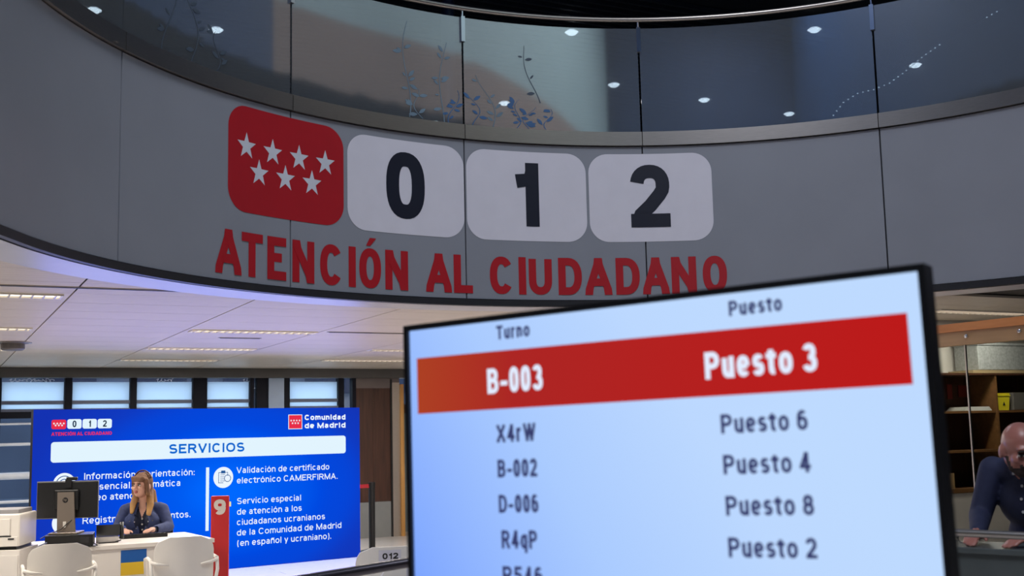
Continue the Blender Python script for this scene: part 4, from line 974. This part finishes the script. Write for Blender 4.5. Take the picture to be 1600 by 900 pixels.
def head_prims(c, rot, s=1, wide=1):
    """skull, jaw, nose, ears; face looks along rot @ -Y"""
    T = lambda x, y, z: Vector(c)+rot @ Vector((x*s*wide, y*s, z*s))
    return [('e', T(0, .012, .025), (.074*s*wide, .092*s, .088*s), rot), ('e', T(0, -.022, -.035), (.060*s*wide, .064*s, .078*s), rot), ('e', T(0, -.050, -.083), (.028*s, .026*s, .022*s), rot),
            ('c', T(0, -.086, .012), T(0, -.104, -.026), .008*s, .0135*s), ('e', T(.014, -.094, -.030), (.009*s, .010*s, .008*s), rot), ('e', T(-.014, -.094, -.030), (.009*s, .010*s, .008*s), rot),
            ('e', T(.036, -.064, -.022), (.024*s, .022*s, .022*s), rot), ('e', T(-.036, -.064, -.022), (.024*s, .022*s, .022*s), rot), ('e', T(0, -.075, .030), (.050*s, .018*s, .012*s), rot),
            ('e', T(.077, .012, -.012), (.010*s, .022*s, .032*s), rot), ('e', T(-.077, .012, -.012), (.010*s, .022*s, .032*s), rot)]
def face_parts(c, rot, parent, s=1, lip=M_LIP, brow=M_BROW):
    T = lambda x, y, z: Vector(c)+rot @ Vector((x*s, y*s, z*s))
    def ell(name, p, r, m, rz=0):
        bm = bmesh.new(); bmesh.ops.create_uvsphere(bm, u_segments=14, v_segments=10, radius=1, matrix=Matrix.Translation(p) @ (rot @ rotm('Y', rz)).to_4x4() @ Matrix.Diagonal((r[0]*s, r[1]*s, r[2]*s, 1)))
        me = bpy.data.meshes.new(name); bm.to_mesh(me); bm.free(); me.materials.append(m); me.polygons.foreach_set('use_smooth', [True]*len(me.polygons))
        o = bpy.data.objects.new(name, me); COL.objects.link(o); o.parent = parent; return o
    for q in (-1, 1):
        e = ell('eye', T(q*.031, -.080, .004), (.0145, .010, .0075), M_EYEW); i = ell('iris', T(q*.031-.002, -.0885, .004), (.0065, .004, .0068), M_IRIS); i.parent = e
        ell('eyebrow', T(q*.032, -.089, .024), (.020, .007, .0042), brow, q*8); ell('eyelid', T(q*.031, -.0835, .0115), (.0165, .008, .0035), M_IRIS)
    ell('upper_lip', T(0, -.0865, -.0545), (.022, .009, .0048), lip); ell('lower_lip', T(0, -.0845, -.063), (.019, .009, .0058), lip)

# --- seated woman behind the desk
wo = empty('person', (-3.50, 11.02, 0), rad(8), 'woman in a denim jacket seated at the desk, typing, looking left', 'person')
hc = Vector((-.015, -.055, 1.187)); hr = rotm('Z', -26) @ rotm('X', -2)
hd = head_prims(hc, hr, .98)
neck = [('c', (0, -.005, .98), (-.005, -.03, 1.10), .054, .050)]
tors = [('e', (0, .03, .56), (.19, .15, .12)), ('e', (0, .02, .70), (.140, .105, .16)), ('e', (0, .0, .86), (.148, .105, .15)), ('c', (-.12, .01, .965), (.12, .01, .965), .052, .052), ('e', (-.065, -.085, .86), (.062, .045, .06)), ('e', (.065, -.085, .86), (.062, .045, .06))]
legs = [('c', (s*.09, .0, .53), (s*.11, -.40, .50), .085, .065) for s in (-1, 1)]+[('c', (s*.11, -.40, .50), (s*.11, -.36, .10), .06, .045) for s in (-1, 1)]+[('c', (s*.11, -.34, .05), (s*.11, -.50, .04), .04, .035) for s in (-1, 1)]
arms_in = [('c', (-.165, .01, .955), (-.215, -.09, .800), .045, .038), ('c', (-.215, -.09, .80), (-.105, -.36, .800), .036, .026), ('c', (.165, .01, .955), (.232, -.08, .800), .045, .038), ('c', (.232, -.08, .80), (.150, -.36, .800), .036, .026)]
hands = hand((-.10, -.375, .800), (.30, -1, .02), (1, .3, 0), curl=.35, s=.92)+hand((.148, -.375, .803), (-.35, -1, .02), (-1, .3, 0), curl=.35, s=.92)
groups = [(hd+neck, 0), (tors, 1), (legs, 2), (arms_in, 1), (hands, 0)]
pr = []; ids = []
for g, k in groups: pr += g; ids += [k]*len(g)
wb = skin_object('body', pr, [M_SKIN, M_BLOUSE, M_TROUS], lambda i: ids[i], wo, .0065, 3)
for f in wb.data.polygons:          # open neckline
    c = f.center
    if c.y < -.02 and .895 < c.z < 1.06 and abs(c.x) < .045*(c.z-.895)/.11: f.material_index = 0
face_parts(hc, hr, wo, .98)
# denim jacket, open at the front
jk = [('e', (0, .03, .68), (.165, .125, .15)), ('e', (0, .012, .85), (.170, .124, .16)), ('c', (-.135, .012, .972), (.135, .012, .972), .056, .056), ('c', (-.168, .01, .960), (-.222, -.085, .805), .056, .047), ('c', (-.222, -.085, .805), (-.125, -.325, .803), .047, .034), ('c', (.168, .01, .960), (.240, -.075, .805), .056, .047), ('c', (.240, -.075, .805), (.165, -.325, .803), .047, .034),
      ('e', (-.088, -.075, .86), (.066, .056, .075)), ('e', (.088, -.075, .86), (.066, .056, .075))]
me = blob(jk, .0075, 4); bm = bmesh.new(); bm.from_mesh(me)
def opening(p):
    if p.y < -.035 and abs(p.x-.0) < .020+.07*max(0, (p.z-.78)/.24) and p.z < 1.2 and (p.y > -.20): return True
    if p.z > .985 and math.hypot(p.x, p.y+.01) < .075: return True
    if p.y < -.345: return True
    return False
bmesh.ops.delete(bm, geom=[f for f in bm.faces if opening(f.calc_center_median())], context='FACES'); bm.to_mesh(me); bm.free(); me.materials.clear(); me.materials.append(M_DENIM)
ja = bpy.data.objects.new('denim_jacket', me); COL.objects.link(ja); ja.parent = wo; sd_ = ja.modifiers.new('s', 'SOLIDIFY'); sd_.thickness = .006; sd_.offset = 0
# collar, pocket flaps, buttons
jy = front_y(ja); by = front_y(wb); M_STITCH = mat('denim_light', (96, 110, 150), .8, var=.15, scale=30)
for q in (-1, 1):
    MB().add([(q*.035, -.060, 1.035), (q*.080, -.030, 1.03), (q*.104, -.118, .962), (q*.050, -.132, .930), (q*.03, -.070, 1.03), (q*.075, -.040, 1.025), (q*.100, -.128, .955), (q*.048, -.142, .924)], [(0, 1, 2, 3), (4, 7, 6, 5), (0, 4, 5, 1), (1, 5, 6, 2), (2, 6, 7, 3), (3, 7, 4, 0)]).build('collar', M_DENIM, ja, smooth='auto')
    ed = [(.030+.07*max(0, (z-.78)/.24), z) for z in (.93, .90, .87, .84, .81, .78, .75)]
    MB().tube([(q*x, jy(q*x, z)-.002, z) for x, z in ed], .0035, 6).build('front_seam', M_STITCH, ja)
    MB().tube([(q*x, jy(q*x, .915)-.001, .915) for x in (.075, .095, .115, .135)], .003, 6).build('yoke_seam', M_STITCH, ja)
    fl_ = [(.070, .895), (.135, .895), (.135, .872), (.102, .860), (.070, .872)]
    MB().add([(q*x, jy(q*x, z)-.005, z) for x, z in fl_], [(0, 1, 2, 3, 4)]).build('pocket_flap', M_STITCH, ja)
    for x, z in ((.102, .868), (.062, .86), (.048, .80)):
        MB().lathe([(.006, 0), (.006, .005)], (0, 0, 0), 10).build('jacket_button', M_CHROME, ja).matrix_local = Matrix.Translation((q*x, jy(q*x, z)-.004, z)) @ Matrix.Rotation(rad(90), 4, 'X')
for z in (.885, .835, .785): MB().lathe([(.008, 0), (.008, .006)], (0, 0, 0), 12).build('blouse_button', mat('shell_button', (190, 184, 178), .3), wo).matrix_local = Matrix.Translation((.004, by(.004, z)+.001, z)) @ Matrix.Rotation(rad(90), 4, 'X')
# hair: crown, fringe and long locks
HT = lambda x, y, z: hc+hr @ Vector((x, y, z))
hairp = [('e', HT(0, .026, .040), (.084, .098, .090), hr), ('e', HT(0, .05, -.02), (.080, .070, .11), hr), ('c', HT(-.050, -.062, .068), HT(.050, -.062, .068), .022, .022), ('c', HT(-.044, -.072, .048), HT(.044, -.072, .048), .014, .014), ('c', HT(-.040, -.082, .034), HT(.040, -.082, .034), .007, .007),
         ('c', HT(.074, -.028, .05), HT(.078, -.008, -.07), .020, .024), ('c', HT(-.074, -.028, .05), HT(-.078, -.008, -.07), .017, .020)]
for a, b, c_, r in [((.068, -.035, 1.115), (.080, -.10, 1.02), (.074, -.140, .925), .028), ((.050, -.03, 1.09), (.068, -.095, 1.01), (.058, -.140, .930), .026), ((-.070, -.035, 1.11), (-.084, -.10, 1.02), (-.088, -.136, .945), .026), ((-.055, -.05, 1.09), (-.075, -.105, 1.01), (-.078, -.142, .950), .022), ((0, .07, 1.12), (0, .095, 1.0), (0, .10, .90), .055), ((.06, .05, 1.12), (.075, .07, 1.0), (.07, .085, .90), .04), ((-.06, .05, 1.12), (-.075, .07, 1.0), (-.07, .085, .90), .04)]:
    hairp += [('c', a, b, r, r*1.05), ('c', b, c_, r*1.05, r*.55)]
mh = mat('brown_hair', (112, 78, 56), .65, var=.3, scale=10, stretch=(9, 9, .8), bump=.4, bscale=30)
nt = mh.node_tree; rp_ = [n for n in nt.nodes if n.type == 'VALTORGB'][0]; tc_ = [n for n in nt.nodes if n.type == 'TEX_COORD'][0]
sp_ = nt.nodes.new('ShaderNodeSeparateXYZ'); mr = nt.nodes.new('ShaderNodeMapRange'); mr.inputs[1].default_value = 1.14; mr.inputs[2].default_value = .96; mxn = nt.nodes.new('ShaderNodeMixRGB'); mxn.inputs[2].default_value = (*lin((186, 142, 84)), 1)
nt.links.new(tc_.outputs['Object'], sp_.inputs[0]); nt.links.new(sp_.outputs['Z'], mr.inputs[0]); nt.links.new(mr.outputs[0], mxn.inputs[0]); nt.links.new(rp_.outputs[0], mxn.inputs[1]); nt.links.new(mxn.outputs[0], nt.nodes['Principled BSDF'].inputs['Base Color'])
skin_object('hair', hairp, [mh], lambda i: 0, wo, .007, 4)
hb = MB(); hb.tube([HT(.092*sin(g), .012, .052+.088*cos(g)) for g in [rad(-80+160*i/20) for i in range(21)]], .008, 8); hb.build('headband', mat('burgundy_band', (70, 34, 40), .6), wo, smooth=True)
# her chair
oc = empty('office_chair', (-3.485, 11.10, 0), rad(8), 'dark office chair under the seated woman', 'chair')
MB().prism(rrect(-.22, .22, -.22, .20, .06), .40, .445, lambda x, y, d: (x, y, d)).build('seat', M_BLACK, oc); MB().prism(rrect(-.20, .20, .50, .86, .06), .20, .235, lambda x, y, d: (x, d, y)).build('backrest', M_BLACK, oc)
MB().tube([(0, 0, .06), (0, 0, .40)], .03, 10).build('gas_lift', M_DARK, oc); MB().tube([(0, .2, .42), (0, .25, .45), (0, .245, .60)], .018, 8).build('back_stem', M_DARK, oc)
for i in range(5): MB().tube([(0, 0, .08), (.26*cos(i*1.2566), .26*sin(i*1.2566), .055)], .018, 8).build('foot_spoke', M_DARK, oc); MB().lathe([(.022, 0), (.025, .02), (.022, .045)], (.25*cos(i*1.2566), .25*sin(i*1.2566), 0), 10).build('castor', M_BLACK, oc)

# --- bald man leaning on the counter
ma = empty('person', (2.396, 5.396, 0), rad(-56), 'bald bearded man in a navy shirt leaning on the counter', 'person')
mc = Vector((.018, -.141, 1.472)); mrr = rotm('Z', 54) @ rotm('X', 20)
hd = head_prims(mc, mrr, 1.06, 1.02)
beard = [('e', mc+mrr @ Vector((0, -.050, -.078)), (.052, .050, .036), mrr), ('c', mc+mrr @ Vector((-.026, -.092, -.047)), mc+mrr @ Vector((.026, -.092, -.047)), .010, .010), ('c', mc+mrr @ Vector((.062, -.020, -.035)), mc+mrr @ Vector((.050, -.045, -.075)), .013, .016), ('c', mc+mrr @ Vector((-.062, -.020, -.035)), mc+mrr @ Vector((-.050, -.045, -.075)), .013, .016)]
neck = [('c', (0, -.06, 1.375), mc+mrr @ Vector((0, .035, -.05)), .062, .060)]
tors = [('e', (0, .06, .96), (.175, .125, .12)), ('e', (0, .03, 1.08), (.172, .12, .14)), ('e', (0, -.01, 1.24), (.188, .125, .15)), ('c', (-.13, -.045, 1.372), (.13, -.045, 1.372), .064, .064),
        ('c', (-.185, -.06, 1.375), (-.222, -.13, 1.165), .064, .052), ('c', (-.222, -.13, 1.165), (-.100, -.330, 1.112), .052, .037), ('c', (.185, -.06, 1.375), (.240, -.14, 1.16), .064, .052), ('c', (.240, -.14, 1.16), (.165, -.30, 1.112), .052, .037), ('e', (0, -.06, 1.41), (.078, .074, .035))]
legs = [('c', (s*.09, .07, .92), (s*.10, .05, .50), .088, .062) for s in (-1, 1)]+[('c', (s*.10, .05, .50), (s*.10, .10, .10), .058, .042) for s in (-1, 1)]
shoes = [('c', (s*.10, .11, .045), (s*.11, -.08, .035), .043, .036) for s in (-1, 1)]
hands = hand((-.095, -.345, 1.105), (.35, -1, -.12), (1, .1, 0), curl=.35)+hand((.16, -.315, 1.105), (-.3, -1, -.12), (-1, .1, 0), curl=.35)
groups = [(hd+neck, 0), (beard, 1), (tors, 2), (legs, 3), (shoes, 4), (hands, 0)]; pr = []; ids = []
for g, k in groups: pr += g; ids += [k]*len(g)
mb = skin_object('body', pr, [M_SKIN2, mat('dark_beard', (52, 40, 36), .9, var=.3, scale=60), M_SHIRT, M_TROUS, M_BLACK], lambda i: ids[i], ma, .0075, 3)
face_parts(mc, mrr, ma, 1.06, mat('man_lips', (150, 86, 78), .5), mat('dark_brow', (34, 26, 22), .9))
my = front_y(mb); zs = [1.365-.058*i for i in range(7)]
b = MB(); vs = []
for z in [1.372-.03*i for i in range(14)]: vs += [(-.016, my(-.016, z)-.003, z), (.016, my(.016, z)-.003, z)]
b.add(vs, [(2*i, 2*i+1, 2*i+3, 2*i+2) for i in range(13)]).build('placket', M_SHIRT, ma)
for z in zs: MB().lathe([(.0065, 0), (.0065, .004)], (0, 0, 0), 10).build('shirt_button', mat('pale_button', (196, 194, 198), .3), ma).matrix_local = Matrix.Translation((0, my(0, z)-.003, z)) @ Matrix.Rotation(rad(90), 4, 'X')
for q in (-1, 1): MB().add([(q*.012, -.120, 1.405), (q*.07, -.06, 1.43), (q*.082, -.085, 1.395), (q*.035, -.142, 1.36), (q*.012, -.128, 1.400), (q*.075, -.066, 1.424), (q*.088, -.092, 1.388), (q*.035, -.150, 1.352)], [(0, 1, 2, 3), (4, 7, 6, 5), (0, 4, 5, 1), (1, 5, 6, 2), (2, 6, 7, 3), (3, 7, 4, 0)]).build('collar', M_SHIRT, ma)
gl_ = empty('eyeglasses', Vector((1.955, 5.268, 1.063)), CA, 'black folded eyeglasses on the counter by the hand of the man', 'glasses')
for x in (-.035, .035): MB().tube([(x+.026*cos(g), 0, .024+.020*sin(g)) for g in [2*PI*i/16 for i in range(17)]], .0025, 6).build('lens_rim', M_BLACK, gl_); MB().tube([(x*1.75, 0, .03), (x*1.6, .07, .012), (x*.6, .075, .004)], .003, 6).build('temple', M_BLACK, gl_)
MB().tube([(-.01, 0, .028), (.01, 0, .028)], .0025, 6).build('bridge', M_BLACK, gl_)
